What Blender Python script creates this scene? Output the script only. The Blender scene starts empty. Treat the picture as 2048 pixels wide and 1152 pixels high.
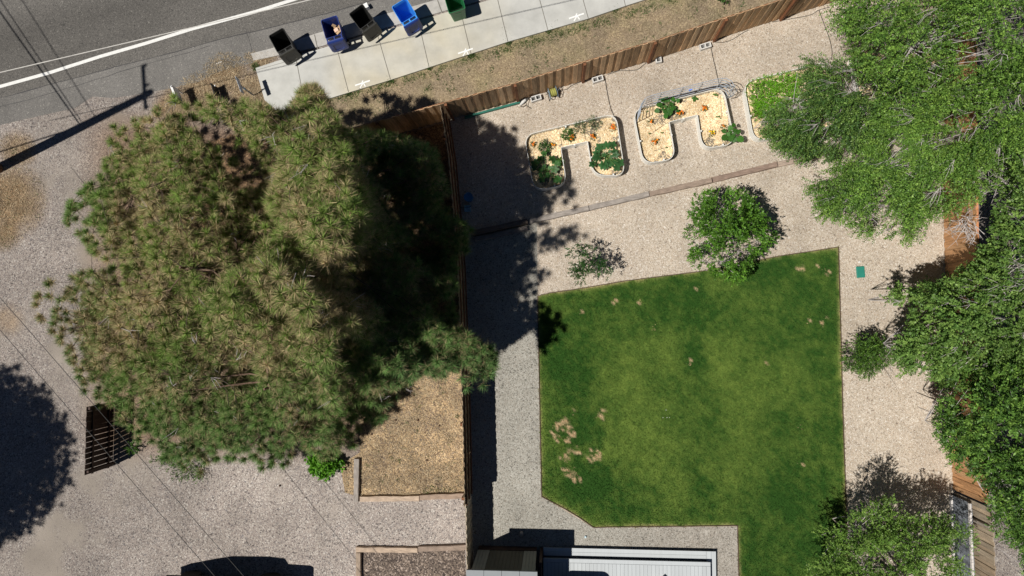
import bpy, math, random
import numpy as np
from mathutils import Vector, Matrix
random.seed(7)
rng = np.random.default_rng(11)
S = bpy.context.scene
C = S.collection

# ------------------------------------------------------------------ camera
H = 24.5
F = 1024/0.75
nv = Vector(((1115-1024)/F, -(630-576)/F, -1)).normalized()
R = nv.rotation_difference(Vector((0, 0, -1))).to_matrix()
cam_d = bpy.data.cameras.new('camera'); cam = bpy.data.objects.new('camera', cam_d); C.objects.link(cam)
cam_d.sensor_width = 36; cam_d.lens = 24; cam_d.clip_start = 0.1; cam_d.clip_end = 1000
cam.matrix_world = Matrix.Translation((0, 0, H)) @ R.to_4x4()
S.camera = cam
# ------------------------------------------------------------------ light
w = bpy.data.worlds.new('World'); S.world = w; w.use_nodes = True
wn = w.node_tree.nodes; wl = w.node_tree.links
sky = wn.new('ShaderNodeTexSky'); sky.sky_type = 'NISHITA'; sky.sun_disc = False
SH = (0.4970, 0.2350)                      # shadow offset per metre of height
elev = math.atan2(1, math.hypot(*SH))
sky.altitude = 1400; sky.air_density = .45; sky.dust_density = 0; sky.ozone_density = 2
sky.sun_elevation = elev; sky.sun_rotation = math.atan2(-SH[0], -SH[1])
bg = wn['Background']; bg.inputs['Strength'].default_value = 0.05
wl.new(sky.outputs[0], bg.inputs['Color'])
sd = bpy.data.lights.new('sun', 'SUN'); sd.energy = 5.0; sd.angle = math.radians(0.55); sd.color = (1, .955, .88)
so = bpy.data.objects.new('sun', sd); C.objects.link(so)
so.rotation_euler = Vector((SH[0], SH[1], -1)).to_track_quat('-Z', 'Y').to_euler()
so.location = (-20, -10, 40)
S.view_settings.view_transform = 'Standard'; S.view_settings.look = 'None'
S.view_settings.exposure = -0.05; S.view_settings.gamma = 1

# ------------------------------------------------------------------ mapping photo pixel (2048 wide) -> place
RM = np.array(R)
def at(px, py, z=0.0):
    v = RM @ np.array([(px-1024)/F, -(py-576)/F, -1.0])
    t = (z-H)/v[2]
    return Vector((v[0]*t, v[1]*t, z))
def atn(px, py, z):
    px = np.asarray(px, float); py = np.asarray(py, float); z = np.asarray(z, float)
    v = np.stack([(px-1024)/F, -(py-576)/F, -np.ones_like(px)], -1) @ RM.T
    t = (z-H)/v[..., 2]
    return np.stack([v[..., 0]*t, v[..., 1]*t, z+0*px], -1)
def proj(P):
    v = (np.asarray(P)-np.array([0, 0, H])) @ RM
    return np.stack([1024-F*v[..., 0]/v[..., 2], 576+F*v[..., 1]/v[..., 2]], -1)
def inpoly(x, y, poly):
    x = np.asarray(x); y = np.asarray(y); r = np.zeros(x.shape, bool); n = len(poly); j = n-1
    for i in range(n):
        xi, yi = poly[i]; xj, yj = poly[j]
        c = ((yi > y) != (yj > y)) & (x < (xj-xi)*(y-yi)/((yj-yi) if yj != yi else 1e-9)+xi)
        r ^= c; j = i
    return r
def edgedist(x, y, poly):
    x = np.asarray(x, float); y = np.asarray(y, float); d = np.full(x.shape, 1e9); n = len(poly)
    for i in range(n):
        ax, ay = poly[i]; bx, by = poly[(i+1) % n]
        L = (bx-ax)**2+(by-ay)**2+1e-9
        t = np.clip(((x-ax)*(bx-ax)+(y-ay)*(by-ay))/L, 0, 1)
        d = np.minimum(d, np.hypot(x-ax-t*(bx-ax), y-ay-t*(by-ay)))
    return d
_lat = {}
def vnoise(x, y, sc, seed=0):
    if seed not in _lat: _lat[seed] = np.random.default_rng(seed+100).random((256, 256))
    g = _lat[seed]; x = np.asarray(x, float)/sc; y = np.asarray(y, float)/sc
    xi = np.floor(x).astype(int); yi = np.floor(y).astype(int); fx = x-xi; fy = y-yi
    fx = fx*fx*(3-2*fx); fy = fy*fy*(3-2*fy)
    a = g[xi % 256, yi % 256]; b = g[(xi+1) % 256, yi % 256]; c = g[xi % 256, (yi+1) % 256]; d = g[(xi+1) % 256, (yi+1) % 256]
    return (a*(1-fx)+b*fx)*(1-fy)+(c*(1-fx)+d*fx)*fy
def fbm(x, y, sc, seed=0, o=4):
    r = 0; am = 1; t = 0
    for k in range(o):
        r = r+am*vnoise(x, y, sc/2**k, seed+k); t += am; am *= .55
    return r/t
def unit(a):
    return a/(np.linalg.norm(a, axis=-1, keepdims=True)+1e-9)
def blob(px, py, lst, sc=1.0):
    m = np.zeros(np.shape(px))
    for b in lst:
        x, y, r = b[:3]; s = b[3] if len(b) > 3 else 1; r = r*sc
        d = np.hypot(px-x, py-y)/r
        m = np.maximum(m, s*np.clip(1.6-1.6*d, 0, 1))
    return m

# ------------------------------------------------------------------ materials
def mat(name, col, rough=.85, var=.2, scale=6.0, bump=.0, bscale=None, attr=True, spec=.3, metal=0, stretch=None, trans=0):
    m = bpy.data.materials.new(name); m.use_nodes = True; N = m.node_tree.nodes; L = m.node_tree.links
    b = N['Principled BSDF']; b.inputs['Roughness'].default_value = rough
    b.inputs['Specular IOR Level'].default_value = spec; b.inputs['Metallic'].default_value = metal
    tc = N.new('ShaderNodeTexCoord'); mp = N.new('ShaderNodeMapping'); L.new(tc.outputs['Object'], mp.inputs[0])
    if stretch: mp.inputs['Scale'].default_value = stretch
    nz = N.new('ShaderNodeTexNoise'); nz.inputs['Scale'].default_value = scale; nz.inputs['Detail'].default_value = 6
    nz.inputs['Roughness'].default_value = .65; L.new(mp.outputs[0], nz.inputs['Vector'])
    mr = N.new('ShaderNodeMapRange'); mr.inputs[1].default_value = .3; mr.inputs[2].default_value = .7
    mr.inputs[3].default_value = 1-var; mr.inputs[4].default_value = 1+var; L.new(nz.outputs[0], mr.inputs[0])
    vm = N.new('ShaderNodeVectorMath'); vm.operation = 'SCALE'; vm.inputs[0].default_value = col[:3]; L.new(mr.outputs[0], vm.inputs['Scale'])
    out = vm.outputs[0]
    if attr:
        at_ = N.new('ShaderNodeAttribute'); at_.attribute_name = 'Col'
        v2 = N.new('ShaderNodeVectorMath'); v2.operation = 'MULTIPLY'; L.new(out, v2.inputs[0]); L.new(at_.outputs['Color'], v2.inputs[1]); out = v2.outputs[0]
    L.new(out, b.inputs['Base Color'])
    if bump:
        n2 = N.new('ShaderNodeTexNoise'); n2.inputs['Scale'].default_value = bscale or scale*4; n2.inputs['Detail'].default_value = 4
        L.new(mp.outputs[0], n2.inputs['Vector'])
        bp = N.new('ShaderNodeBump'); bp.inputs['Strength'].default_value = bump; bp.inputs['Distance'].default_value = .02
        L.new(n2.outputs[0], bp.inputs['Height']); L.new(bp.outputs[0], b.inputs['Normal'])
    if trans:
        tr = N.new('ShaderNodeBsdfTranslucent'); L.new(out, tr.inputs['Color'])
        mx = N.new('ShaderNodeMixShader'); mx.inputs[0].default_value = trans
        L.new(b.outputs[0], mx.inputs[1]); L.new(tr.outputs[0], mx.inputs[2]); L.new(mx.outputs[0], N['Material Output'].inputs['Surface'])
    return m
def gravel(name, stones, scale=22, bump=.6, base=(1, 1, 1), attr=True, fine=90, smooth_attr=True):
    """stone chips: two voronoi sizes, each cell one stone colour; Col attribute tints, Dirt attribute blends to fine soil"""
    m = bpy.data.materials.new(name); m.use_nodes = True; N = m.node_tree.nodes; L = m.node_tree.links
    b = N['Principled BSDF']; b.inputs['Roughness'].default_value = .9; b.inputs['Specular IOR Level'].default_value = .2
    g = N.new('ShaderNodeNewGeometry')
    nzw = N.new('ShaderNodeTexNoise'); nzw.inputs['Scale'].default_value = 14; L.new(g.outputs['Position'], nzw.inputs['Vector'])
    w1 = N.new('ShaderNodeVectorMath'); w1.operation = 'SCALE'; w1.inputs['Scale'].default_value = .05; L.new(nzw.outputs['Color'], w1.inputs[0])
    w2 = N.new('ShaderNodeVectorMath'); L.new(g.outputs['Position'], w2.inputs[0]); L.new(w1.outputs[0], w2.inputs[1])
    def vor(sc):
        v = N.new('ShaderNodeTexVoronoi'); v.inputs['Scale'].default_value = sc; L.new(w2.outputs[0], v.inputs['Vector'])
        s = N.new('ShaderNodeSeparateColor'); L.new(v.outputs['Color'], s.inputs[0])
        r = N.new('ShaderNodeValToRGB'); r.color_ramp.interpolation = 'CONSTANT'
        while len(r.color_ramp.elements) < len(stones): r.color_ramp.elements.new(.5)
        for i, (p, c) in enumerate(stones):
            r.color_ramp.elements[i].position = p; r.color_ramp.elements[i].color = (*c, 1)
        L.new(s.outputs[0], r.inputs[0]); return v, r
    va, ra = vor(scale); vb, rb = vor(scale*.45)
    nm = N.new('ShaderNodeTexNoise'); nm.inputs['Scale'].default_value = 9; nm.inputs['Detail'].default_value = 3; L.new(g.outputs['Position'], nm.inputs['Vector'])
    mm = N.new('ShaderNodeMapRange'); mm.inputs[1].default_value = .5; mm.inputs[2].default_value = .62; L.new(nm.outputs[0], mm.inputs[0])
    mx = N.new('ShaderNodeMix'); mx.data_type = 'RGBA'; L.new(mm.outputs[0], mx.inputs[0]); L.new(ra.outputs[0], mx.inputs[6]); L.new(rb.outputs[0], mx.inputs[7])
    out = mx.outputs[2]
    if attr:
        da = N.new('ShaderNodeAttribute'); da.attribute_name = 'Dirt'
        fn = N.new('ShaderNodeTexNoise'); fn.inputs['Scale'].default_value = fine; fn.inputs['Detail'].default_value = 5; fn.inputs['Roughness'].default_value = .7
        L.new(g.outputs['Position'], fn.inputs['Vector'])
        fr = N.new('ShaderNodeValToRGB'); fr.color_ramp.elements[0].position = .3; fr.color_ramp.elements[1].position = .7
        fr.color_ramp.elements[0].color = (.27, .235, .20, 1); fr.color_ramp.elements[1].color = (.46, .405, .35, 1)
        L.new(fn.outputs[0], fr.inputs[0])
        sp = N.new('ShaderNodeMath'); sp.operation = 'ADD'; sp.use_clamp = True
        mr = N.new('ShaderNodeMapRange'); mr.inputs[1].default_value = .35; mr.inputs[2].default_value = .65; mr.inputs[3].default_value = -.35; mr.inputs[4].default_value = .35
        L.new(nm.outputs[0], mr.inputs[0]); L.new(da.outputs['Fac'], sp.inputs[0]); L.new(mr.outputs[0], sp.inputs[1])
        ml = N.new('ShaderNodeMath'); ml.operation = 'MULTIPLY'; ml.use_clamp = True; L.new(sp.outputs[0], ml.inputs[0]); L.new(da.outputs['Fac'], ml.inputs[1])
        m3 = N.new('ShaderNodeMix'); m3.data_type = 'RGBA'; L.new(ml.outputs[0], m3.inputs[0]); L.new(out, m3.inputs[6]); L.new(fr.outputs[0], m3.inputs[7])
        at_ = N.new('ShaderNodeAttribute'); at_.attribute_name = 'Col'
        v2 = N.new('ShaderNodeVectorMath'); v2.operation = 'MULTIPLY'; L.new(m3.outputs[2], v2.inputs[0]); L.new(at_.outputs['Color'], v2.inputs[1]); out = v2.outputs[0]
    L.new(out, b.inputs['Base Color'])
    bp = N.new('ShaderNodeBump'); bp.inputs['Strength'].default_value = bump; bp.inputs['Distance'].default_value = .02; bp.invert = True
    L.new(va.outputs['Distance'], bp.inputs['Height']); L.new(bp.outputs[0], b.inputs['Normal'])
    return m

# ------------------------------------------------------------------ object helpers
def tag(o, label=None, cat=None, group=None, kind=None):
    if label: o['label'] = label
    if cat: o['category'] = cat
    if group: o['group'] = group
    if kind: o['kind'] = kind
    return o
def empty(name, loc, label, cat, group=None, rz=0):
    o = bpy.data.objects.new(name, None); C.objects.link(o); o.location = loc; o.rotation_euler = (0, 0, rz); o.empty_display_size = .2
    return tag(o, label, cat, group)
def link(name, me, m, parent=None, loc=(0, 0, 0)):
    if m: me.materials.append(m)
    o = bpy.data.objects.new(name, me); C.objects.link(o); o.location = loc
    if parent: o.parent = parent
    return o
def npmesh(name, V, Fc, m, col=None, parent=None, loc=None, smooth=False, extra=None):
    """V (n,3) world coordinates, Fc (k,s) faces, col (n,3)"""
    V = np.asarray(V, float).copy()
    if loc is None: loc = tuple(parent.location) if parent else (0, 0, 0)
    V -= np.array(loc)
    me = bpy.data.meshes.new(name); Fc = np.asarray(Fc, np.int32); k, s = Fc.shape
    me.vertices.add(len(V)); me.vertices.foreach_set('co', V.ravel())
    me.loops.add(k*s); me.loops.foreach_set('vertex_index', Fc.ravel())
    me.polygons.add(k); me.polygons.foreach_set('loop_start', np.arange(0, k*s, s, dtype=np.int32))
    try: me.polygons.foreach_set('loop_total', np.full(k, s, np.int32))
    except Exception: pass
    me.update(calc_edges=True)
    a = me.color_attributes.new('Col', 'FLOAT_COLOR', 'POINT')
    cc = np.ones((len(V), 4), np.float32)
    if col is not None: cc[:, :3] = col
    a.data.foreach_set('color', cc.ravel())
    if extra:
        for nm, vals in extra.items():
            q = me.attributes.new(nm, 'FLOAT', 'POINT'); q.data.foreach_set('value', np.asarray(vals, np.float32))
    if smooth: me.polygons.foreach_set('use_smooth', np.ones(k, bool))
    return link(name, me, m, parent, (0, 0, 0) if parent else loc)
class MB:
    def __init__(s): s.v = []; s.f = []; s.c = []
    def add(s, vs, fs, col=(1, 1, 1)):
        n = len(s.v); s.v += [tuple(v) for v in vs]; s.f += [tuple(i+n for i in f) for f in fs]; s.c += [col]*len(vs); return s
    def box(s, c, size, rz=0, col=(1, 1, 1), tilt=None, taper=1):
        hx, hy, hz = [q/2 for q in size]; M = Matrix.Rotation(rz, 3, 'Z')
        if tilt: M = M @ Matrix.Rotation(tilt[0], 3, 'X') @ Matrix.Rotation(tilt[1], 3, 'Y')
        vs = [Vector(c)+M @ Vector((x*hx*(taper if z > 0 else 1), y*hy*(taper if z > 0 else 1), z*hz)) for z in (-1, 1) for x, y in ((-1, -1), (1, -1), (1, 1), (-1, 1))]
        return s.add(vs, [(3, 2, 1, 0), (4, 5, 6, 7), (0, 1, 5, 4), (1, 2, 6, 5), (2, 3, 7, 6), (3, 0, 4, 7)], col)
    def beam(s, a, b, wd, ht, col=(1, 1, 1)):
        a = Vector(a); b = Vector(b); d = b-a; rz = math.atan2(d.y, d.x)
        return s.box((a+b)/2, (d.length, wd, ht), rz, col)
    def prism(s, poly, z0, z1, col=(1, 1, 1)):
        n = len(poly); vs = [(p[0], p[1], z0) for p in poly]+[(p[0], p[1], z1) for p in poly]
        ar = sum(poly[i][0]*poly[(i+1) % n][1]-poly[(i+1) % n][0]*poly[i][1] for i in range(n))
        idx = list(range(n)) if ar > 0 else list(range(n))[::-1]
        fs = [tuple(i+n for i in idx), tuple(idx[::-1])]
        for k in range(n):
            a, b = idx[k], idx[(k+1) % n]; fs.append((a, b, b+n, a+n))
        return s.add(vs, fs, col)
    def tube(s, pts, r, n=6, col=(1, 1, 1), cap=True):
        pts = [Vector(p) for p in pts]; rs = r if isinstance(r, (list, tuple)) else [r]*len(pts); vs = []; fs = []
        for i, p in enumerate(pts):
            d = (pts[min(i+1, len(pts)-1)]-pts[max(i-1, 0)]).normalized()
            u = d.cross(Vector((0, 0, 1)));  u = u.normalized() if u.length > 1e-3 else Vector((1, 0, 0)); v = d.cross(u)
            for k in range(n):
                a = 2*math.pi*k/n; vs.append(p+(u*math.cos(a)+v*math.sin(a))*rs[i])
        for i in range(len(pts)-1):
            for k in range(n):
                k2 = (k+1) % n; fs.append((i*n+k, i*n+k2, (i+1)*n+k2, (i+1)*n+k))
        if cap: fs += [tuple(range(n))[::-1], tuple(range((len(pts)-1)*n, len(pts)*n))]
        return s.add(vs, fs, col)
    def lathe(s, c, prof, n=16, col=(1, 1, 1), sx=1, sy=1):
        vs = []; fs = []
        for r, z in prof:
            for k in range(n):
                a = 2*math.pi*k/n; vs.append((c[0]+r*math.cos(a)*sx, c[1]+r*math.sin(a)*sy, c[2]+z))
        for i in range(len(prof)-1):
            for k in range(n):
                k2 = (k+1) % n; fs.append((i*n+k, i*n+k2, (i+1)*n+k2, (i+1)*n+k))
        fs += [tuple(range(n))[::-1], tuple(range((len(prof)-1)*n, len(prof)*n))]
        return s.add(vs, fs, col)
    def build(s, name, m, parent=None, loc=None, smooth=False, bevel=0):
        if loc is None: loc = tuple(parent.location) if parent else (0, 0, 0)
        me = bpy.data.meshes.new(name); L = Vector(loc); me.from_pydata([Vector(v)-L for v in s.v], [], s.f); me.update()
        a = me.color_attributes.new('Col', 'FLOAT_COLOR', 'POINT')
        a.data.foreach_set('color', np.array([(*c, 1) for c in s.c], np.float32).ravel())
        if smooth: me.polygons.foreach_set('use_smooth', [True]*len(me.polygons))
        o = link(name, me, m, parent, (0, 0, 0) if parent else loc)
        if bevel:
            b = o.modifiers.new('bevel', 'BEVEL'); b.width = bevel; b.segments = 2; b.limit_method = 'ANGLE'
        return o
def cpt(o, loc, rz, label, parent=None):
    c = o.copy(); C.objects.link(c)
    if parent: c.parent = parent
    else:
        c.location = loc; c.rotation_euler = (0, 0, rz); c['label'] = label
    for ch in o.children: cpt(ch, None, None, None, c)
    return c
def P(lst, z=0.0): return [at(x, y, z) for x, y in lst]
def resample(pts, step):
    out = [Vector(pts[0])]
    for a, b in zip(pts[:-1], pts[1:]):
        a = Vector(a); b = Vector(b); n = max(1, int((b-a).length/step))
        for i in range(1, n+1): out.append(a.lerp(b, i/n))
    return out
def rough_poly(lst, z, step=.25, amp=.03, seed=1):
    r = random.Random(seed); pts = resample(P(lst+lst[:1], z), step)[:-1]
    return [(p.x+r.uniform(-amp, amp), p.y+r.uniform(-amp, amp)) for p in pts]
def sheet(name, poly, z, m, kind='structure', thick=.0, label=None, dens=None):
    mb = MB(); n = len(poly); vs = [(p[0], p[1], z) for p in poly]
    ar = sum(poly[i][0]*poly[(i+1) % n][1]-poly[(i+1) % n][0]*poly[i][1] for i in range(n))
    idx = tuple(range(n)) if ar > 0 else tuple(range(n))[::-1]
    mb.add(vs, [idx]); o = mb.build(name, m)
    return tag(o, label=label, kind=kind)
def gridsheet(name, polypx, z, m, step, colf, dirtf=None, kind='structure'):
    """a sheet cut into a grid (with a clean outline by clipping) so that colour masks can vary over it"""
    import bmesh
    poly = [tuple(p) for p in polypx]
    pts = P(poly, z); xs = [p.x for p in pts]; ys = [p.y for p in pts]
    gx = np.arange(min(xs)-step, max(xs)+step, step); gy = np.arange(min(ys)-step, max(ys)+step, step)
    bm = bmesh.new(); n = len(pts)
    ar = sum(pts[i].x*pts[(i+1) % n].y-pts[(i+1) % n].x*pts[i].y for i in range(n))
    if ar < 0: pts = pts[::-1]
    bm.faces.new([bm.verts.new(p) for p in pts])
    for x in gx: bmesh.ops.bisect_plane(bm, geom=bm.verts[:]+bm.edges[:]+bm.faces[:], plane_co=(x, 0, 0), plane_no=(1, 0, 0))
    for y in gy: bmesh.ops.bisect_plane(bm, geom=bm.verts[:]+bm.edges[:]+bm.faces[:], plane_co=(0, y, 0), plane_no=(0, 1, 0))
    me = bpy.data.meshes.new(name); bm.to_mesh(me); bm.free()
    V = np.zeros(len(me.vertices)*3); me.vertices.foreach_get('co', V); V = V.reshape(-1, 3); q = proj(V)
    cc = np.ones((len(V), 4), np.float32); cc[:, :3] = colf(q[:, 0], q[:, 1])
    a = me.color_attributes.new('Col', 'FLOAT_COLOR', 'POINT'); a.data.foreach_set('color', cc.ravel())
    d = me.attributes.new('Dirt', 'FLOAT', 'POINT'); d.data.foreach_set('value', (dirtf(q[:, 0], q[:, 1]) if dirtf else np.zeros(len(V))).astype(np.float32))
    return tag(link(name, me, m), kind=kind)

# ------------------------------------------------------------------ the materials of the place
STONE = [(0, (.25, .20, .16)), (.08, (.46, .39, .31)), (.3, (.53, .46, .385)), (.5, (.40, .34, .275)), (.66, (.60, .53, .455)), (.82, (.47, .375, .29)), (.94, (.70, .65, .59))]
GREYST = [(0, (.17, .165, .15)), (.12, (.36, .35, .32)), (.35, (.46, .45, .42)), (.6, (.40, .375, .34)), (.8, (.54, .53, .50)), (.94, (.28, .26, .23))]
DRIVE = [(0, (.12, .105, .10)), (.13, (.34, .295, .265)), (.34, (.26, .222, .205)), (.5, (.42, .375, .335)), (.66, (.33, .28, .25)), (.84, (.54, .50, .455)), (.93, (.20, .185, .185))]
M_yard = gravel('yard_gravel', STONE, 44, .45)
M_grey = gravel('grey_gravel', GREYST, 40, .4)
M_drive = gravel('drive_gravel', DRIVE, 36, .5)
M_mulch = gravel('dark_mulch', [(0, (.05, .045, .045)), (.25, (.12, .11, .10)), (.5, (.20, .18, .16)), (.7, (.09, .08, .075)), (.9, (.33, .31, .29))], 26, .9)
M_straw = gravel('dry_grass_soil', [(0, (.15, .115, .085)), (.2, (.32, .25, .175)), (.45, (.43, .34, .225)), (.65, (.25, .21, .175)), (.8, (.53, .44, .31)), (.94, (.14, .125, .11))], 30, .8)
M_verge = gravel('verge_soil', [(0, (.20, .165, .12)), (.3, (.30, .25, .195)), (.6, (.25, .21, .16)), (.85, (.40, .34, .25))], 30, .5)
M_chips = gravel('wood_chip', [(0, (.66, .50, .29)), (.3, (.78, .62, .39)), (.55, (.56, .40, .22)), (.75, (.86, .72, .50)), (.93, (.36, .26, .16))], 34, .5)
M_asph = gravel('asphalt', [(0, (.08, .078, .075)), (.2, (.122, .117, .111)), (.5, (.145, .139, .13)), (.75, (.168, .16, .15)), (.94, (.24, .23, .215))], 55, .3)
M_shoulder = gravel('old_asphalt', [(0, (.13, .128, .125)), (.2, (.18, .175, .17)), (.6, (.20, .195, .185)), (.94, (.32, .31, .29))], 60, .2)
M_conc = mat('concrete', (.50, .50, .475), .85, .10, 2.2, .08, 60)
M_curb = mat('curb_concrete', (.42, .405, .38), .85, .16, 5, .1, 60)
M_joint = mat('joint', (.16, .15, .13), .9)
M_paint = mat('road_paint', (.72, .72, .70), .7, .12, 14)
M_chalk = mat('chalk_paint', (.82, .82, .80), .8, .1, 20)
M_crack = mat('crack_sealer', (.045, .045, .05), .7)
M_soil = mat('lawn_soil', (.05, .085, .02), .95, .3, 14, .5, 60)
M_edge = mat('steel_edging', (.10, .065, .045), .7)
M_grass = mat('grass_blade', (1, 1, 1), .75, .1, 3, trans=.15, spec=.2)
M_dry = mat('dry_straw', (1, 1, 1), .9, .1, 3, spec=.1)
M_fence = mat('cedar_board', (.36, .25, .155), .8, .35, 5, .3, 40, stretch=(3, 3, .4))
M_fpost = mat('stained_post', (.20, .085, .04), .75, .25, 6, .2)
M_rail = mat('cedar_rail', (.58, .25, .12), .7, .2, 5)
M_old = mat('weathered_wood', (.31, .265, .225), .9, .4, 4, .5, 25, stretch=(1, 6, 3))
M_timber = mat('timber', (.33, .275, .23), .9, .4, 5, .6, 22)
M_dbrown = mat('dark_stained_board', (.05, .028, .021), .7, .3, 6)
M_white = mat('white_metal', (.86, .85, .80), .45, .06, 4, spec=.5)
M_rim = mat('rim_trim', (.78, .78, .75), .4, .1, 5, spec=.5)
M_pipe = mat('galvanised_pipe', (.40, .45, .52), .45, .1, 9, metal=.2, spec=.5)
M_deck = mat('composite_deck', (.47, .50, .52), .6, .05, 2, .05, 80, stretch=(8, .6, 1))
M_dkgap = mat('deck_fascia', (.10, .11, .12), .7)
M_black = mat('black_plastic', (.018, .018, .017), .5, .15, 3, spec=.5)
M_blacklid = mat('black_plastic_lid', (.033, .032, .026), .5, .15, 3, spec=.5)
M_navy = mat('navy_plastic', (.018, .04, .20), .42, .08, 3, spec=.5)
M_blue = mat('blue_plastic', (.04, .27, .78), .4, .08, 3, spec=.5)
M_green = mat('green_plastic', (.015, .16, .055), .42, .08, 3, spec=.5)
M_card = mat('cardboard', (.46, .31, .18), .9, .15, 6)
M_paper = mat('white_paper', (.78, .78, .77), .8, .05)
M_block = mat('cinder_block', (.62, .61, .59), .95, .12, 20, .4, 60)
M_hose = mat('black_hose', (.03, .028, .027), .6)
M_yhose = mat('olive_hose', (.42, .42, .12), .6, .15, 8)
M_steelblue = mat('reel_steel', (.16, .22, .27), .45, spec=.5)
M_valve = mat('valve_lid_green', (.02, .20, .15), .6, .08, 5)
M_teal = mat('teal_board', (.02, .14, .105), .6, .1, 5)
M_bark = mat('pine_bark', (.16, .105, .075), .95, .4, 14, .8, 30)
M_grey_twig = mat('dead_twig', (.46, .42, .41), .9, .25, 10)
M_brtwig = mat('brown_twig', (.085, .065, .05), .9, .25, 10)
M_needle = mat('pine_needle', (1, 1, 1), .6, .05, 3, trans=.12, spec=.3)
M_leaf = mat('green_leaf', (1, 1, 1), .5, .05, 3, trans=.28, spec=.35)
M_trunk = mat('grey_bark', (.25, .21, .18), .95, .3, 9, .6, 30)
M_flower = mat('orange_petal', (.80, .22, .015), .6, .3, 60)
M_yflower = mat('yellow_petal', (.85, .55, .02), .6, .15, 60)
M_rock = mat('pale_rock', (.38, .36, .34), .9, .2, 8, .5)
M_ball = mat('pale_ball', (.55, .72, .80), .4)
M_bluedisc = mat('blue_bucket', (.06, .22, .42), .5)
M_bluebox = mat('pale_blue_bucket', (.28, .48, .60), .5)
M_shedwall = mat('shed_wall', (.30, .30, .27), .8, .08, 4)
M_sheddoor = mat('shed_door', (.105, .10, .08), .8, .1, 4)
M_roof = mat('grey_roof_panel', (.25, .27, .285), .6, .06, 3)
M_cable = mat('cable', (.05, .05, .05), .5)
M_pcable = mat('pale_cable', (.62, .60, .56), .5)
M_pole = mat('creosote_pole', (.17, .095, .06), .9, .3, 8, .4)
M_car = mat('vehicle_paint', (.012, .012, .014), .5, .02, spec=.3)
M_glass = mat('tinted_glass', (.01, .012, .014), .35, .01, spec=.3)
M_tyre = mat('tyre_rubber', (.02, .02, .02), .9)
M_signdark = mat('dark_sign', (.02, .022, .022), .6)
M_signgrey = mat('sign_back', (.36, .38, .41), .5, .1, 12)

# ------------------------------------------------------------------ ground
dry_b = [(20, 400, 85), (35, 300, 45, .9), (0, 450, 60), (400, 190, 55), (450, 150, 55), (350, 215, 50), (520, 110, 40), (500, 190, 60), (15, 640, 40, .5)]
dirt_b = [(230, 960, 90, .9), (130, 1060, 90, 1), (90, 1140, 70, .8), (175, 760, 110, .7), (110, 380, 60, .6), (190, 500, 60, .8), (140, 680, 90, .8), (700, 1010, 80, .3), (240, 250, 50, .4), (60, 640, 60, .4), (250, 860, 70, .6)]
def ground_col(x, y):
    n = fbm(x, y, 160, 1); n2 = fbm(x, y, 40, 5)
    c = np.ones((len(x), 3))*(.80+.4*(n-.5)+.30*(n2-.5))[:, None]*np.array([1.0, 1.0, 1.0])
    d = np.clip(blob(x, y, dry_b)*(.6+.9*fbm(x, y, 26, 9)), 0, 1)[:, None]
    c = c*(1-d)+d*np.array([.92, .72, .47])*(.75+.6*(fbm(x, y, 14, 3)-.5))[:, None]
    u = np.clip((x-150)/80, 0, 1)*np.clip((980-x)/60, 0, 1)*np.clip((930-y)/60, 0, 1)*np.clip((y-210)/60, 0, 1)
    u = (u*.8)[:, None]
    c = c*(1-u)+u*np.array([.72, .52, .36])*(.8+.5*(n2-.5))[:, None]
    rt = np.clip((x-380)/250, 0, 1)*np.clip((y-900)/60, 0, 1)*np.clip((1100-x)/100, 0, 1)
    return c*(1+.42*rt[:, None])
def ground_dirt(x, y):
    return np.clip(blob(x, y, dirt_b)*1.3*(2.6*fbm(x, y, 46, 21)-.45)+1.9*(fbm(x, y, 80, 23)-.50)*(x < 700), 0, 1)
def axis(lo, hi, st):
    far1 = lo-np.array([1, 3, 8, 20, 60, 150, 350])[::-1]; far2 = hi+np.array([1, 3, 8, 20, 60, 150, 350])
    return np.concatenate([far1, np.arange(lo, hi, st), far2])
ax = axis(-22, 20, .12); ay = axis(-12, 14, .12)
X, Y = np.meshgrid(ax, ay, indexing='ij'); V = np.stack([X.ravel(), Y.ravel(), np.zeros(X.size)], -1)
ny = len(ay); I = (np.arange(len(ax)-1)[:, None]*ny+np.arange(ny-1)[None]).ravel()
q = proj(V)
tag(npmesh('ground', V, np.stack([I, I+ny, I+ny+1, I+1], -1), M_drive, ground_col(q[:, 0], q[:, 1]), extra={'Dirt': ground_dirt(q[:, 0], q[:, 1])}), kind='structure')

# road ----------------------------------------------------------------
def shade_col(f):
    return lambda x, y: f(x, y)[:, None]*np.ones(3)
line = [(-700, 385), (-300, 262), (0, 173), (97, 146), (200, 113), (290, 87), (383, 58), (512, 23), (600, -5), (900, -95), (1500, -260)]
crack = [(-700, 410), (-300, 285), (0, 196), (115, 165), (230, 134), (350, 104), (440, 78), (512, 62), (650, 28), (740, 2), (1000, -65), (1500, -200)]
up = [(1500, -900), (-700, -900)]
def asph_c(x, y):
    # wheel tracks run parallel to the lane line
    t = (y-(173-.29*x)); tr = .5+.5*np.cos((t+95)/62*math.pi)
    return (.72+.30*(fbm(x*.4+y*.1, t, 60, 31)-.5)*1.4+.22*(1-tr)*np.clip(-t/60, 0, 1)+.25*np.clip((t+25)/30, 0, 1))[:, None]*np.array([1, .985, .965])
gridsheet('road', crack+up, .008, M_asph, .35, asph_c)
sh_low = [(-700, 470), (-300, 345), (0, 250), (60, 236), (150, 216), (185, 193), (225, 196), (262, 191), (300, 184), (345, 176), (400, 163), (428, 147), (450, 140), (480, 132), (505, 126), (560, 108), (700, 66), (900, 8), (1200, -80), (1500, -160)]
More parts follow.
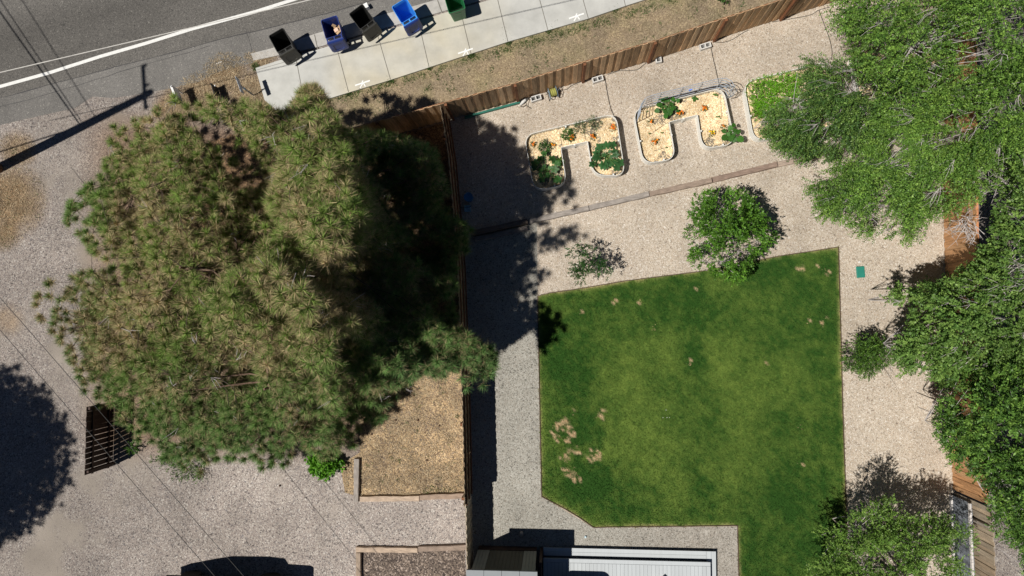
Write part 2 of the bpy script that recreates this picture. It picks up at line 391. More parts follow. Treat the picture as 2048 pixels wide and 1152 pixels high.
gridsheet('road_shoulder', sh_low+crack[::-1], .004, M_shoulder, .3,
          lambda x, y: (.9+.5*(fbm(x, y, 70, 41)-.5)+.2*(fbm(x, y, 12, 44)-.5))[:, None]*np.array([1, .98, .96]))
def strip(name, pts, wd, z, m, kind='structure', jitter=0, seed=3, label=None):
    r = random.Random(seed); pts = resample(P(pts, z), .4 if jitter else 3)
    if jitter: pts = [p+Vector((r.uniform(-jitter, jitter), r.uniform(-jitter, jitter), 0)) for p in pts]
    vs = []; fs = []
    for i, p in enumerate(pts):
        d = (pts[min(i+1, len(pts)-1)]-pts[max(i-1, 0)]).normalized(); nrm = Vector((-d.y, d.x, 0))*wd/2*(1 if not jitter else r.uniform(.5, 1.4))
        vs += [p-nrm, p+nrm]
    for i in range(len(pts)-1): fs.append((2*i+1, 2*i, 2*i+2, 2*i+3))
    mb = MB(); mb.add(vs, fs); o = mb.build(name, m); return tag(o, kind=kind, label=label)
strip('road_marking', line, .125, .016, M_paint)
strip('road_crack', crack, .022, .014, M_crack, jitter=.008)
strip('road_crack', [(0, 214), (60, 198), (130, 178), (190, 160), (260, 138), (330, 118), (420, 92)], .012, .0125, M_crack, jitter=.02, seed=8)
strip('road_crack', [(492, 62), (500, 84), (505, 106)], .01, .0125, M_crack, jitter=.015, seed=9)
strip('road_marking', [(432, 128), (444, 123)], .03, .0125, M_paint)

# sidewalk and curb -----------------------------------------------------
wk_up = [(511, 136), (560, 120), (632, 100), (725, 72), (810, 50), (885, 27), (985, -2), (1200, -66)]
wk_lo = [(1500, -64), (1287, 0), (1250, 12), (1177, 37), (1097, 60), (1017, 83), (912, 117), (780, 160), (697, 185), (560, 227), (529, 200)]
def walk_c(x, y):
    st = np.clip((x-640)/60, 0, 1)*np.clip((1000-x)/120+.3, 0, 1)*(fbm(x, y, 40, 51))
    b = .95+.30*(fbm(x*.6+y, y*1.8, 40, 53)-.5)+.12*(fbm(x, y, 8, 55)-.5)
    return b[:, None]*(np.ones(3)+st[:, None]*np.array([.14, .02, -.22]))
mb = MB(); mb.prism([(p.x, p.y) for p in P(wk_up+wk_lo, .1)], .0, .10); o = mb.build('sidewalk', M_conc); tag(o, kind='structure')
gridsheet('sidewalk', wk_up+wk_lo, .104, M_conc, .25, walk_c)
curb_up = [(502, 107), (545, 96), (632, 67), (725, 40), (800, 20), (870, 0), (985, -34), (1200, -98)]
curb_lo = [(1200, -70), (985, -6), (885, 23), (810, 45), (725, 68), (640, 93), (507, 121)]
mb = MB(); mb.prism([(p.x, p.y) for p in P(curb_up+curb_lo, .05)], 0, .05); tag(mb.build('curb', M_curb), kind='structure')
for a, b in [((629, 69), (636, 102)), ((875, 0), (884, 25))]:
    strip('curb_joint', [a, b], .03, .056, M_joint)
for a, b in [((591, 112), (603, 175)), ((672, 90), (697, 184)), ((754, 66), (781, 159)), ((837, 44), (858, 134)), ((921, 22), (942, 108)), ((995, -2), (1016, 84)), ((1079, -2), (1096, 61)), ((1164, -8), (1177, 38)), ((1246, -10), (1251, 12))]:
    strip('sidewalk_joint', [a, b], .022, .109, M_joint)
strip('sidewalk_joint', [(513, 140), (545, 131), (580, 121), (632, 106)], .012, .109, M_joint)
def chalk(px, py):
    mb = MB()
    def st(a, b, wd=.05):
        A = at(px+a[0], py+a[1], .112); B = at(px+b[0], py+b[1], .112); d = (B-A).normalized(); n = Vector((-d.y, d.x, 0))*wd/2
        mb.add([A-n, A+n, B+n, B-n], [(0, 3, 2, 1)])
    st((-14, 4), (16, -6), .055)
    A = .0012
    for k, (a, b) in enumerate([((2, -1), (-4, 9)), ((3, -1), (7, 6)), ((-1, 0), (2, -6))]):
        mb2 = None; Aa = at(px+a[0], py+a[1], .1135+k*.001); Bb = at(px+b[0], py+b[1], .1135+k*.001); d = (Bb-Aa).normalized(); n = Vector((-d.y, d.x, 0))*.022
        mb.add([Aa-n, Aa+n, Bb+n, Bb-n], [(0, 3, 2, 1)])
    tag(mb.build('utility_marking', M_chalk), kind='structure')
for p in [(724, 167), (930, 103), (1152, 33)]: chalk(*p)

def jag(poly, step=9, amp=6, seed=5):
    rr = random.Random(seed); out = []
    for (a, b), (c, d) in zip(poly, poly[1:]+poly[:1]):
        n = max(1, int(math.hypot(c-a, d-b)/step))
        for i in range(n): out.append((a+(c-a)*i/n+rr.uniform(-amp, amp), b+(d-b)*i/n+rr.uniform(-amp, amp)))
    return out
# yard surfaces ---------------------------------------------------------
yard = [(897, 238), (1153, 163), (1312, 117), (1543, 43), (1700, -7), (1900, -65), (1886, 300), (1888, 470), (1893, 640), (1900, 850), (1908, 985), (1914, 1152), (1920, 1320), (940, 1320), (943, 985), (935, 700), (929, 520), (912, 330)]
gridsheet('yard_gravel', yard, .004, M_yard, .25,
          lambda x, y: (.90+.35*(fbm(x, y, 110, 61)-.5)+.28*(fbm(x, y, 22, 63)-.5)+.08*np.clip((x-1600)/200, 0, 1))[:, None]*np.array([1.0, 1.0, .99]),
          lambda x, y: np.clip(fbm(x, y, 60, 66)-.35, 0, 1)*.5)
path = [(924, 468), (1056, 449), (1074, 446), (1075, 590), (1079, 800), (1084, 994), (1187, 1056), (1475, 1053), (1482, 1320), (940, 1320), (943, 985), (935, 700), (929, 520)]
gridsheet('gravel_path', path, .008, M_grey, .25,
          lambda x, y: (.78+.26*(fbm(x, y, 80, 71)-.5)+.2*(fbm(x, y, 18, 73)-.5))[:, None]*(np.array([1, .985, .94])+np.clip((x-1180)/200, 0, 1)[:, None]*np.array([.04, 0, -.01])))
# verge between sidewalk and fence
vg = [(560, 227), (697, 185), (780, 160), (912, 117), (1017, 83), (1097, 60), (1177, 37), (1250, 12), (1500, -64), (2100, -240), (2100, -130), (1870, -62), (1700, -7), (1543, 43), (1312, 117), (1153, 163), (897, 238), (690, 296), (600, 320), (545, 300), (520, 250)]
def verge_c(x, y):
    g = np.clip((fbm(x, y, 26, 81)-.47)*4, 0, 1)
    e = np.exp(-((y-(227-.294*(x-560)))/9)**2)*np.clip(fbm(x, y, 18, 84)*1.6-.4, 0, 1)
    b = .84+.5*(fbm(x, y, 50, 83)-.5)
    c = b[:, None]*np.array([1, .93, .83]); s = np.clip((fbm(x, y, 34, 87)-.4)*3, 0, 1)[:, None]
    c = c*(1-s)+s*np.array([1.05, .96, .80])
    gg = np.clip(g*.2+e*.7, 0, 1)[:, None]
    return c*(1-gg)+gg*np.array([.62, .78, .40])
gridsheet('verge', vg, .006, M_verge, .2, verge_c, lambda x, y: np.clip(fbm(x, y, 40, 86)-.3, 0, 1)*.8)
bed1 = [(720, 640), (932, 640), (938, 800), (942, 986), (842, 991), (721, 995), (690, 985), (680, 930), (720, 905)]
gridsheet('dry_grass_bed', bed1, .006, M_straw, .15,
          lambda x, y: (1.06+.7*(fbm(x, y, 60, 91)-.5)+.9*(fbm(x, y, 14, 93)-.5))[:, None]*(np.array([1.08, .97, .82])-np.clip((fbm(x, y, 40, 95)-.47)*5, 0, 1)[:, None]*np.array([.28, .24, .17])))
gridsheet('mulch_bed', [(722, 1100), (930, 1097), (935, 1320), (722, 1320)], .006, M_mulch, .25, lambda x, y: (.95+1.3*np.clip(fbm(x, y, 30, 97)-.4, 0, 1))[:, None]*np.array([1.15, 1.0, .9]))
gridsheet('pine_litter', [(690, 296), (897, 244), (912, 400), (925, 520), (931, 700), (930, 760)]+jag([(760, 800), (560, 800), (420, 600), (330, 400), (420, 280), (560, 250)]), .003, M_straw, .3,
          lambda x, y: (.62+.4*(fbm(x, y, 40, 99)-.5))[:, None]*np.array([.95, .75, .62]))

# lawn ------------------------------------------------------------------
lawn = [(1075, 592), (1100, 586), (1155, 578), (1250, 562), (1400, 543), (1480, 527), (1560, 512), (1640, 500), (1677, 494), (1681, 640), (1685, 800), (1689, 920), (1692, 1000), (1695, 1100), (1702, 1320), (1482, 1320), (1475, 1051), (1330, 1053), (1220, 1054), (1187, 1055), (1160, 1036), (1130, 1018), (1083, 993), (1081, 900), (1079, 800), (1077, 690)]
patches = [(1116, 850, 8), (1128, 846, 9), (1138, 852, 8), (1140, 866, 9), (1132, 878, 9), (1118, 876, 8), (1112, 864, 6), (1143, 903, 9, .7), (1133, 912, 9, .9), (1152, 898, 7, .6), (1184, 898, 5), (1192, 905, 7), (1196, 912, 7), (1188, 920, 8), (1175, 914, 5), (1137, 942, 9), (1143, 955, 8), (1150, 945, 6), (1164, 957, 6), (1147, 827, 7, .6), (1202, 829, 6, .6),
           (1602, 537, 6), (1637, 539, 4), (1656, 548, 7), (1621, 646, 5, .8), (1649, 643, 7), (1375, 728, 6), (1167, 625, 6, .8), (1233, 602, 5), (1280, 601, 5), (1393, 575, 5), (1534, 725, 5, .6), (1603, 858, 5, .6), (1600, 925, 4, .5), (1308, 654, 4, .6)]
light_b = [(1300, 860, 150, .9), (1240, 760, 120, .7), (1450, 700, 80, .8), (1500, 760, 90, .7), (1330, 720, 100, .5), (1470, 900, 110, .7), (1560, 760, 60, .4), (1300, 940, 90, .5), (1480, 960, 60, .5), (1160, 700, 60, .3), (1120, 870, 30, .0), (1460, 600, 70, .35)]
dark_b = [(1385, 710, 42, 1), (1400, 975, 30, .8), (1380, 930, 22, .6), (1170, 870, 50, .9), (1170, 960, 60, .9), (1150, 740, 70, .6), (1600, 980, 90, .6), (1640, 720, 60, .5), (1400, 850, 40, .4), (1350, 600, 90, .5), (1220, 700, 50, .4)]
def lawn_col(x, y):
    x = np.asarray(x, float); y = np.asarray(y, float)
    n = fbm(x, y, 90, 111); n2 = fbm(x, y, 16, 113); n3 = fbm(x, y, 5, 117, 2)
    e = edgedist(x, y, lawn); wx = x+18*(n2-.5)*2; wy = y+18*(vnoise(x, y, 12, 119)-.5)*2
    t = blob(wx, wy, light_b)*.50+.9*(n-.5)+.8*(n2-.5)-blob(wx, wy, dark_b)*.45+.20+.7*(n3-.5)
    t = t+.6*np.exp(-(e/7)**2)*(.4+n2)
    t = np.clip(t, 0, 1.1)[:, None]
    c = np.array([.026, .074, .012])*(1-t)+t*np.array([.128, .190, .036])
    px_ = x+9*(vnoise(x, y, 5, 121)-.5)*2; py_ = y+9*(vnoise(x, y, 5, 123)-.5)*2
    p = np.clip(blob(px_, py_, patches, .8)*2.0*(.55+.9*fbm(x, y, 4, 125)), 0, 1)[:, None]
    de = (np.exp(-(e/3.2)**2)*np.clip(n2*2.4-.7, 0, 1)*.8)[:, None]
    p = np.maximum(p, de*.7)
    return c*(1-p)+p*np.array([.50, .36, .22])
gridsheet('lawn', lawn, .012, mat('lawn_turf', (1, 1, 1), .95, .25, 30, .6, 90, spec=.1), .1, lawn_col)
mb = MB()
for i in range(len(lawn)):
    a, b = lawn[i], lawn[(i+1) % len(lawn)]
    if max(a[1], b[1]) > 1310 and abs(a[1]-b[1]) < 5: continue
    A = at(*a, .025); B = at(*b, .025); d = (B-A).normalized()*.004; mb.beam(A+d, B-d, .022, .05, (1, 1, 1))
tag(mb.build('steel_edging', M_edge), 'thin brown steel edging strip around the green lawn', 'lawn edging')

def blades(N, X0, Y0, X1, Y1, polyf, hgt, wid, colf, lean=.8, z=.01, seed=1, dens=None, jit=.25):
    r = np.random.default_rng(seed); x = r.uniform(X0, X1, N); y = r.uniform(Y0, Y1, N); k = polyf(x, y)
    if dens is not None: k &= r.random(N) < dens(x, y)
    x = x[k]; y = y[k]; n = len(x); B = atn(x, y, z); a = r.uniform(0, 2*math.pi, n); b = r.uniform(0, 2*math.pi, n)
    h = hgt*r.uniform(.5, 1.3, n); l = lean*r.uniform(.2, 1.3, n)
    tip = B+np.stack([np.cos(a)*h*l, np.sin(a)*h*l, h], -1); s = np.stack([np.cos(b), np.sin(b), 0*b], -1)*wid*r.uniform(.6, 1.4, n)[:, None]
    V = np.stack([B-s, B+s, tip], 1).reshape(-1, 3); c = colf(x, y)*r.uniform(1-jit, 1+jit, n)[:, None]
    return V, np.arange(3*n).reshape(-1, 3), np.repeat(c, 3, 0)
V, Fc, cc = blades(230000, 1073, 492, 1705, 1165, lambda x, y: inpoly(x, y, lawn) | (edgedist(x, y, lawn) < 2.6*fbm(x, y, 12, 8)), .042, .012, lambda x, y: lawn_col(x, y)*1.35, seed=5, jit=.4)
tag(npmesh('lawn_grass', V, Fc, M_grass, cc), 'short mown green lawn grass', 'grass', kind='stuff')
drycol = lambda x, y: np.array([.48, .385, .255])*(.45+1.1*fbm(x, y, 20, 3))[:, None]
Vs = []; Fs = []; Cs = []; off = 0
def acc(t):
    global off
    Vs.append(t[0]); Fs.append(t[1]+off); Cs.append(t[2]); off += len(t[0])
acc(blades(30000, 690, 640, 943, 996, lambda x, y: inpoly(x, y, bed1), .05, .008, drycol, lean=2.2, seed=21, dens=lambda x, y: np.clip(fbm(x, y, 22, 7)*2.6-.7, .08, 1)))
acc(blades(26000, 330, 105, 560, 260, lambda x, y: blob(x, y, dry_b) > .25, .06, .008, drycol, lean=1.8, seed=22, dens=lambda x, y: blob(x, y, dry_b)))
acc(blades(26000, -20, 270, 110, 520, lambda x, y: blob(x, y, dry_b) > .2, .05, .007, drycol, lean=1.8, seed=23, dens=lambda x, y: .6*blob(x, y, dry_b)))
acc(blades(24000, 560, -20, 1700, 300, lambda x, y: inpoly(x, y, vg), .04, .007, lambda x, y: drycol(x, y)*np.array([.95, 1, 1]), lean=1.8, seed=24, dens=lambda x, y: np.clip(fbm(x, y, 24, 87)*2.4-.8, .03, .8)))
tag(npmesh('dry_grass', np.concatenate(Vs), np.concatenate(Fs), M_dry, np.concatenate(Cs)), 'loose dry straw coloured grass', 'dry grass', kind='stuff')
Vs = []; Fs = []; Cs = []; off = 0
gcol = lambda x, y: np.array([.095, .15, .045])*(.7+.6*vnoise(x, y, 6, 131))[:, None]
acc(blades(130000, 560, -20, 1700, 300, lambda x, y: inpoly(x, y, vg), .06, .012, gcol, lean=1.4, seed=31,
           dens=lambda x, y: np.clip(1.0*np.exp(-((y-(231-.290*(x-560)))/8)**2)*np.clip(fbm(x, y, 14, 84)*5-1.8, 0, 1)+np.clip((fbm(x, y, 12, 133)-.64)*5, 0, .6), 0, 1)))
acc(blades(26000, 690, 640, 943, 1000, lambda x, y: inpoly(x, y, bed1), .06, .012, gcol, lean=1.4, seed=32, dens=lambda x, y: np.clip((fbm(x, y, 16, 137)-.62)*4, 0, .5)+.6*np.exp(-((y-982)/8)**2)*(abs(x-880) < 35)))
acc(blades(20000, 0, 250, 560, 500, lambda x, y: blob(x, y, dry_b) > .2, .05, .012, gcol, lean=1.4, seed=33, dens=lambda x, y: np.clip((fbm(x, y, 16, 139)-.55)*4, 0, .5)))
for (x, y) in [(697, 185), (780, 160), (858, 134), (942, 110), (1016, 84), (1010, 66), (1097, 61), (1230, 18), (1110, 50), (511, 134), (600, 222)]:
    acc(blades(260, x-9, y-9, x+9, y+9, lambda a, b, x=x, y=y: np.hypot(a-x, b-y) < 7, .09, .016, gcol, lean=1.3, z=.02, seed=int(x)))
tag(npmesh('weeds', np.concatenate(Vs), np.concatenate(Fs), M_leaf, np.concatenate(Cs)), 'low scattered green weeds', 'weeds', kind='stuff')

# ------------------------------------------------------------------ landscape timbers
def timber(pa, pb, label, wd=.2, h=.16, col=(1, 1, 1), z0=0, name='landscape_timber', cat='timber', grp='landscape timbers'):
    A = at(*pa, z0); B = at(*pb, z0); L = (B-A).length; n = max(4, int(L/.3)); r = random.Random(int(pa[0]*7+pa[1])); rz = math.atan2((B-A).y, (B-A).x)
    vs = []; fs = []
    for i in range(n+1):
        x = L*i/n; q = [r.uniform(-.012, .012) for _ in range(6)]
        vs += [(x, -wd/2+q[0], 0), (x, wd/2+q[1], 0), (x, wd/2+q[2]-.012, h+q[3]), (x, -wd/2+q[4]+.012, h+q[5])]
    for i in range(n):
        a = 4*i
        for k in range(4): k2 = (k+1) % 4; fs.append((a+k, a+k2, a+4+k2, a+4+k))
    fs += [(3, 2, 1, 0), (4*n, 4*n+1, 4*n+2, 4*n+3)]
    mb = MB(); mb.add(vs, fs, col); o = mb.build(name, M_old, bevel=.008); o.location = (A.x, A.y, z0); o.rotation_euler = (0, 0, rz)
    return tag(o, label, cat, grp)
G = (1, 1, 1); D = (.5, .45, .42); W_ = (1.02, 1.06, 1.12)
timber((1059, 443), (1177, 417), 'weathered grey timber beside the shaded end of the long gravel divider', col=W_)
timber((1178, 417), (1297, 389), 'silvery cracked timber in the long gravel divider below the first raised bed', col=W_)
timber((1298, 389), (1422, 362), 'brown worn timber in the long gravel divider below the second raised bed', col=(.95, .85, .8))
timber((1424, 361), (1552, 330), 'darkest brown timber of the long gravel divider, above the round shrub tree', col=(.85, .72, .68))
timber((1554, 330), (1640, 312), 'sunken pale timber at the tree end of the long gravel divider', h=.08, col=(1.15, 1.05, 1))
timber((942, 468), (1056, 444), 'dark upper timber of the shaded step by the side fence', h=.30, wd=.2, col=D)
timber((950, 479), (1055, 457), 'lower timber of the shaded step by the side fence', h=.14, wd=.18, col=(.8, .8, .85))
timber((715, 916), (714, 1002), 'upright running grey timber at the left edge of the dry grass bed', col=W_)
timber((722, 996), (840, 995), 'pale split timber along the bottom of the dry grass bed', col=(1.55, 1.4, 1.25))
timber((841, 993), (937, 989), 'darker tilted timber between dry grass bed and side fence', col=(1.1, .95, .85))
timber((714, 1097), (837, 1098), 'pale timber along the top of the dark mulch bed', col=(1.5, 1.35, 1.2))
timber((838, 1096), (937, 1092), 'brown timber at the top of the dark mulch bed by the side fence', col=(.95, .85, .8))
timber((719, 1103), (719, 1190), 'timber running down the left edge of the dark mulch bed', col=(1.1, 1, .9))

# ------------------------------------------------------------------ fences
def fence(name, basepx, label, height=1.83, pw=.14, col=(1, 1, 1), post_side=1, posts=2.44, postm=None, boardm=None, railside=-1, railm=None, raild=(.25, .95, 1.65), vary=.35, seed=2, post_h=None, railsize=(.04, .09), cat='fence', boardw=None, start=.6, overlap=True):
    r = random.Random(seed); pts = P(basepx); root = empty(name, pts[0], label, cat)
    bd = MB(); rls = [MB() for _ in raild]; acc_ = 0; cum = start; L = sum((b-a).length for a, b in zip(pts[:-1], pts[1:]))
    for a, b in zip(pts[:-1], pts[1:]):
        d = b-a; Ls = d.length; u = d/Ls; n = Vector((-u.y, u.x, 0)); rz = math.atan2(u.y, u.x); k = int(Ls/pw)
        for i in range(k):
            t = (i+.5)*Ls/k; v = 1+r.uniform(-vary, vary); wv = r.uniform(-.05, .05)
            cc_ = (col[0]*v, col[1]*v*(1+wv), col[2]*v*(1+wv*2))
            hh = height+r.uniform(-.015, .015); p = a+u*t
            p = p+n*(.010*(1 if i % 2 else -1)+r.uniform(-.004, .004)) if overlap else p
            bd.box((p.x, p.y, hh/2+.02), ((boardw or pw*1.13), .016, hh), rz, cc_, tilt=(r.uniform(-.004, .004), r.uniform(-.004, .004)))
        for rl, z in zip(rls, raild):
            q0 = a+n*(.025+railsize[0]/2)*railside; q1 = b+n*(.025+railsize[0]/2)*railside; rl.beam((q0.x, q0.y, z), (q1.x, q1.y, z), railsize[0], railsize[1])
        while cum < acc_+Ls:
            p = a+u*(cum-acc_)+n*.055*post_side; pb = MB(); ph = (post_h or height-.03)
            pb.box((p.x, p.y, ph/2), (.09, .09, ph), rz); pb.build('post', postm or M_fpost, root)
            cum += posts
        acc_ += Ls
    bd.build('picket_panel', boardm or M_fence, root)
    for rl in rls: rl.build('rail', railm or M_fpost, root)
    return root
fence('picket_fence', [(640, 312), (700, 293), (800, 266), (897, 239), (1020, 206), (1153, 165), (1312, 118), (1420, 82), (1543, 43), (1700, -7), (1870, -61), (1990, -100)],
      'long brown cedar picket fence running between the dirt verge and the gravel yard', post_side=-1, railside=1, vary=.38, start=.25, col=(1.4, 1.36, 1.3), raild=(.3, 1.0, 1.7))
fence('picket_fence', [(898, 243), (912, 330), (922, 440), (930, 540), (936, 700), (940, 830), (943, 984)],
      'weathered side fence dividing the pine lot from the grey gravel path', post_side=-1, railside=1, vary=.2, col=(.85, .9, .95), seed=5, start=1.0)
fence('low_fence', [(943, 984.5), (945, 1090), (947, 1190)], 'short pale section of side fence between the gravel pad and the shed', height=1.5, seed=6, col=(1.25, 1.5, 1.8), vary=.12, post_side=-1, railside=-1, start=0.1, postm=M_old, railm=M_old, raild=(.3, 1.2))
fence('cedar_fence', [(1886, -60), (1885, 200), (1886, 330), (1888, 470), (1893, 640), (1900, 850), (1906, 978)], 'orange brown cedar fence showing its rails beneath the right hand trees', height=1.83, seed=7, col=(1.35, 1.08, .85), vary=.15, railside=1, post_side=1, postm=M_rail, railm=M_rail, raild=(.12, .95, 1.72), railsize=(.09, .09))
fence('weathered_fence', [(1908, 984), (1914, 1080), (1918, 1250)], 'grey weathered fence section beside the willowy tree in the lower right corner', height=2.0, seed=8, col=(1.05, 1.2, 1.4), vary=.2, railside=1, post_side=-1, postm=M_old, railm=M_old, raild=(.15, 1.1), railsize=(.06, .09))
# weathered raised frame before the fence
root = empty('grey_panel', at(1912, 1060), 'low grey paint worn wooden panel standing against the weathered fence', 'wood panel')
mb = MB(); A = at(1907, 988); B = at(1914, 1170); u = (B-A).normalized(); n = Vector((u.y, -u.x, 0)); n = n if n.x < 0 else -n
k = 22
for i in range(k):
    t = (i+.5)/k*(B-A).length; p = A+u*t+n*.10; g = random.uniform(.6, 1.3)
    mb.box((p.x, p.y, .60), ((B-A).length/k*.96, .02, 1.2), math.atan2(u.y, u.x), (g, g*1.05, g*1.12))
mb.build('board_panel', mat('grey_worn_paint', (.20, .21, .225), .9, .7, 9, .4, 30), root)
for z in (.12, 1.17):
    mb = MB(); mb.beam(A+n*.15+Vector((0, 0, z)), B+n*.15+Vector((0, 0, z)), .06, .09, (1.9, 2.1, 2.4)); mb.build('rail', M_old, root)
# dark low fence at the drive
fence('slatted_screen', [(229, 803), (228, 850), (226, 932)], 'dark brown slatted screen standing on the gravel at the lower edge of the pines', height=1.5, pw=.17, boardw=.170, overlap=False, boardm=M_dbrown, postm=M_dbrown, railm=M_dbrown, raild=(.35, 1.2), railside=1, post_side=1, posts=2.2, start=.06, vary=.2, seed=9)

# ------------------------------------------------------------------ raised beds
def outline_bed(pts_px, z, rad, hard=()):
    pts = [at(x, y, z) for x, y in pts_px]; n = len(pts); out = []
    for i in range(n):
        p0, p1, p2 = pts[i-1], pts[i], pts[(i+1) % n]; r = .03 if i in hard else rad
        a = (p0-p1).normalized(); b = (p2-p1).normalized(); r = min(r, (p0-p1).length*.45, (p2-p1).length*.45)
        for k in range(7):
            t = k/6; out.append(((1-t)**2)*(p1+a*r)+2*t*(1-t)*p1+t*t*(p1+b*r))
    return out
def offset(poly, d):
    n = len(poly); out = []
    ar = sum(poly[i].x*poly[(i+1) % n].y-poly[(i+1) % n].x*poly[i].y for i in range(n)); s = 1 if ar > 0 else -1
    for i in range(n):
        t = (poly[(i+1) % n]-poly[i-1]); t = t.normalized(); nn = Vector((-t.y, t.x, 0))*s; out.append(poly[i]+nn*d)
    return out
def raised_bed(rim, label, h=.46, hard=(4, 5), rad=.42):
    ol = outline_bed(rim, h, rad, hard); c = sum(ol, Vector())/len(ol); root = empty('raised_bed', (c.x, c.y, 0), label, 'garden bed', 'white raised beds')
    n = len(ol); mb = MB(); inn = offset(ol, .014)
    vs = []; fs = []
    for i in range(n):                                  # corrugated outer skin
        for z in (0, h-.012): vs.append((ol[i].x, ol[i].y, z))
    for i in range(n):
        j = (i+1) % n; fs.append((2*i, 2*j, 2*j+1, 2*i+1))
    mb.add(vs, fs)
    vs = [(p.x, p.y, z) for p in inn for z in (.02, h-.012)]; mb.add(vs, [(2*((i+1) % n), 2*i, 2*i+1, 2*((i+1) % n)+1) for i in range(n)])
    mb.build('bed_wall', M_white, root)
    mb = MB(); o1 = offset(ol, -.003); o2 = offset(ol, .013)
    vs = [(p.x, p.y, h) for p in o1]+[(p.x, p.y, h) for p in o2]+[(p.x, p.y, h-.02) for p in o1]+[(p.x, p.y, h-.02) for p in o2]
    fs = []
    for i in range(n):
        j = (i+1) % n; fs += [(i, j, n+j, n+i), (2*n+i, 2*n+j, j, i), (n+i, n+j, 3*n+j, 3*n+i)]
    mb.add(vs, fs); mb.build('rim', M_rim, root)
    # seams of the bolted wall panels
    for i in range(3, n, 7):
        p = ol[i]; q = ol[(i+4) % n]
        m_ = (p+q)/2
        if (p-q).length > .3: mb = MB(); mb.box((m_.x, m_.y, h/2), (.05, .05, h-.03), 0); mb.build('panel_seam', M_rim, root)
    sp = offset(ol, .03); mb = MB(); mb.prism([(p.x, p.y) for p in sp], .01, h-.20)
    tag_ = mb.build('soil_fill', M_soil, root)
    # wood chip surface: gently uneven grid trimmed to the outline
    px = [p.x for p in sp]; py = [p.y for p in sp]; poly = [(p.x, p.y) for p in sp]
    me_top = MB(); me_top.add([(p.x, p.y, h-.195) for p in sp], [tuple(range(n)) if sum(poly[i][0]*poly[(i+1) % n][1]-poly[(i+1) % n][0]*poly[i][1] for i in range(n)) > 0 else tuple(range(n))[::-1]])
    o = me_top.build('wood_chips', M_chips, root)
    d_ = o.data.attributes.new('Dirt', 'FLOAT', 'POINT')
    # loose chips
    r = np.random.default_rng(int(c.x*100) % 997+3); N = 9000; x = r.uniform(min(px), max(px), N); y = r.uniform(min(py), max(py), N); kk = inpoly(x, y, poly); x = x[kk]; y = y[kk]; m_ = len(x)
    a = r.uniform(0, math.pi, m_); ll = r.uniform(.012, .04, m_); ww = r.uniform(.006, .014, m_); z = h-.190+r.uniform(0, .02, m_)
    U = np.stack([np.cos(a), np.sin(a), r.uniform(-.4, .4, m_)], -1)*ll[:, None]; W = np.stack([-np.sin(a), np.cos(a), r.uniform(-.4, .4, m_)], -1)*ww[:, None]; P0 = np.stack([x, y, z], -1)
    V = np.stack([P0-U-W, P0+U-W, P0+U+W, P0-U+W], 1).reshape(-1, 3)
    base = np.array([[.86, .70, .46], [.72, .55, .32], [.92, .80, .58], [.46, .33, .20], [.66, .47, .28]])[r.choice(5, m_, p=[.35, .25, .2, .08, .12])]
    res = fbm(x*60, y*60, 26, int(c.x*10) % 7+140, 3) > .60; base = np.where((res & (r.random(m_) < .75))[:, None], np.array([[.22, .19, .15]]), base)
    o = npmesh('loose_chips', V, np.arange(4*m_).reshape(-1, 4), M_dry, np.repeat(base*(.55+.85*fbm(x*55, y*55, 34, 9))[:, None], 4, 0), parent=root); o['kind'] = 'stuff'
    return root, ol
b1 = [(1048, 270), (1232, 226), (1251, 352), (1186, 350), (1175, 283), (1122, 295), (1134, 369), (1068, 381)]
b2 = [(1266, 219), (1447, 174), (1471, 288), (1405, 298), (1395, 230), (1339, 244), (1352, 318), (1287, 328)]
b3 = [(1487, 164), (1655, 122), (1690, 252), (1620, 258), (1606, 196), (1556, 208), (1572, 272), (1508, 282)]
b4 = [(1703, 102), (1870, 62), (1896, 180), (1836, 192), (1822, 135), (1770, 146), (1785, 208), (1724, 218)]
raised_bed(b1, 'white metal horseshoe raised bed nearest the pines, half in their shadow')
raised_bed(b2, 'white metal horseshoe raised bed with the pipe trellis on its back edge')
raised_bed(b3, 'white metal raised bed with a dense bright green carpet, partly under the tree')
raised_bed(b4, 'white metal raised bed almost wholly hidden beneath the big right hand tree')
# pipe trellis
root = empty('pipe_trellis', at(1370, 192), 'grey pipe arch trellis standing along the back edge of the middle raised bed', 'trellis')
def arcpts(off, z):
    pts = [(1274, 243), (1276, 226), (1284, 214), (1300, 208), (1360, 193), (1420, 178), (1438, 176), (1449, 181), (1455, 192)]
    return [at(x, y-off, .46)+Vector((0, 0, z)) for x, y in pts]
for i, (o_, z) in enumerate([(0, .03), (1, .25), (1, .5), (1, .72), (1, .95)]):
    a = arcpts(o_, z); mb = MB(); mb.tube(resample(a, .15), .013, 6); mb.build('rail', M_pipe, root)
for t in (.0, .13, .3, .5, .68, .86, 1):
    a = resample(arcpts(0, .0), .02); p = a[int(t*(len(a)-1))]
    mb = MB(); mb.tube([p+Vector((0, 0, -.2)), p+Vector((0.01, 0.02, .97))], .013, 6); mb.build('upright', M_pipe, root)
for k in range(3):
    a = [at(1432+k*8, 176-k*2, .46+.95), at(1452+k*7, 172, 1.35), at(1464+k*5, 180, 1.0), at(1460+k*2, 192, .7), at(1455, 196, .45)]
    mb = MB(); mb.tube(resample(a, .05), .011, 6); mb.build('hoop', M_pipe, root)
mb = MB(); p = at(1381, 180, 1.2); mb.box(p, (.10, .03, .10), .3, (.4, .8, 2.2)); mb.build('clamp', M_pipe, root)
mb = MB(); mb.tube([at(1317, 200, .9), at(1336, 194, .9)], .02, 6, (.05, .25, .12)); mb.build('green_stake', M_pipe, root)

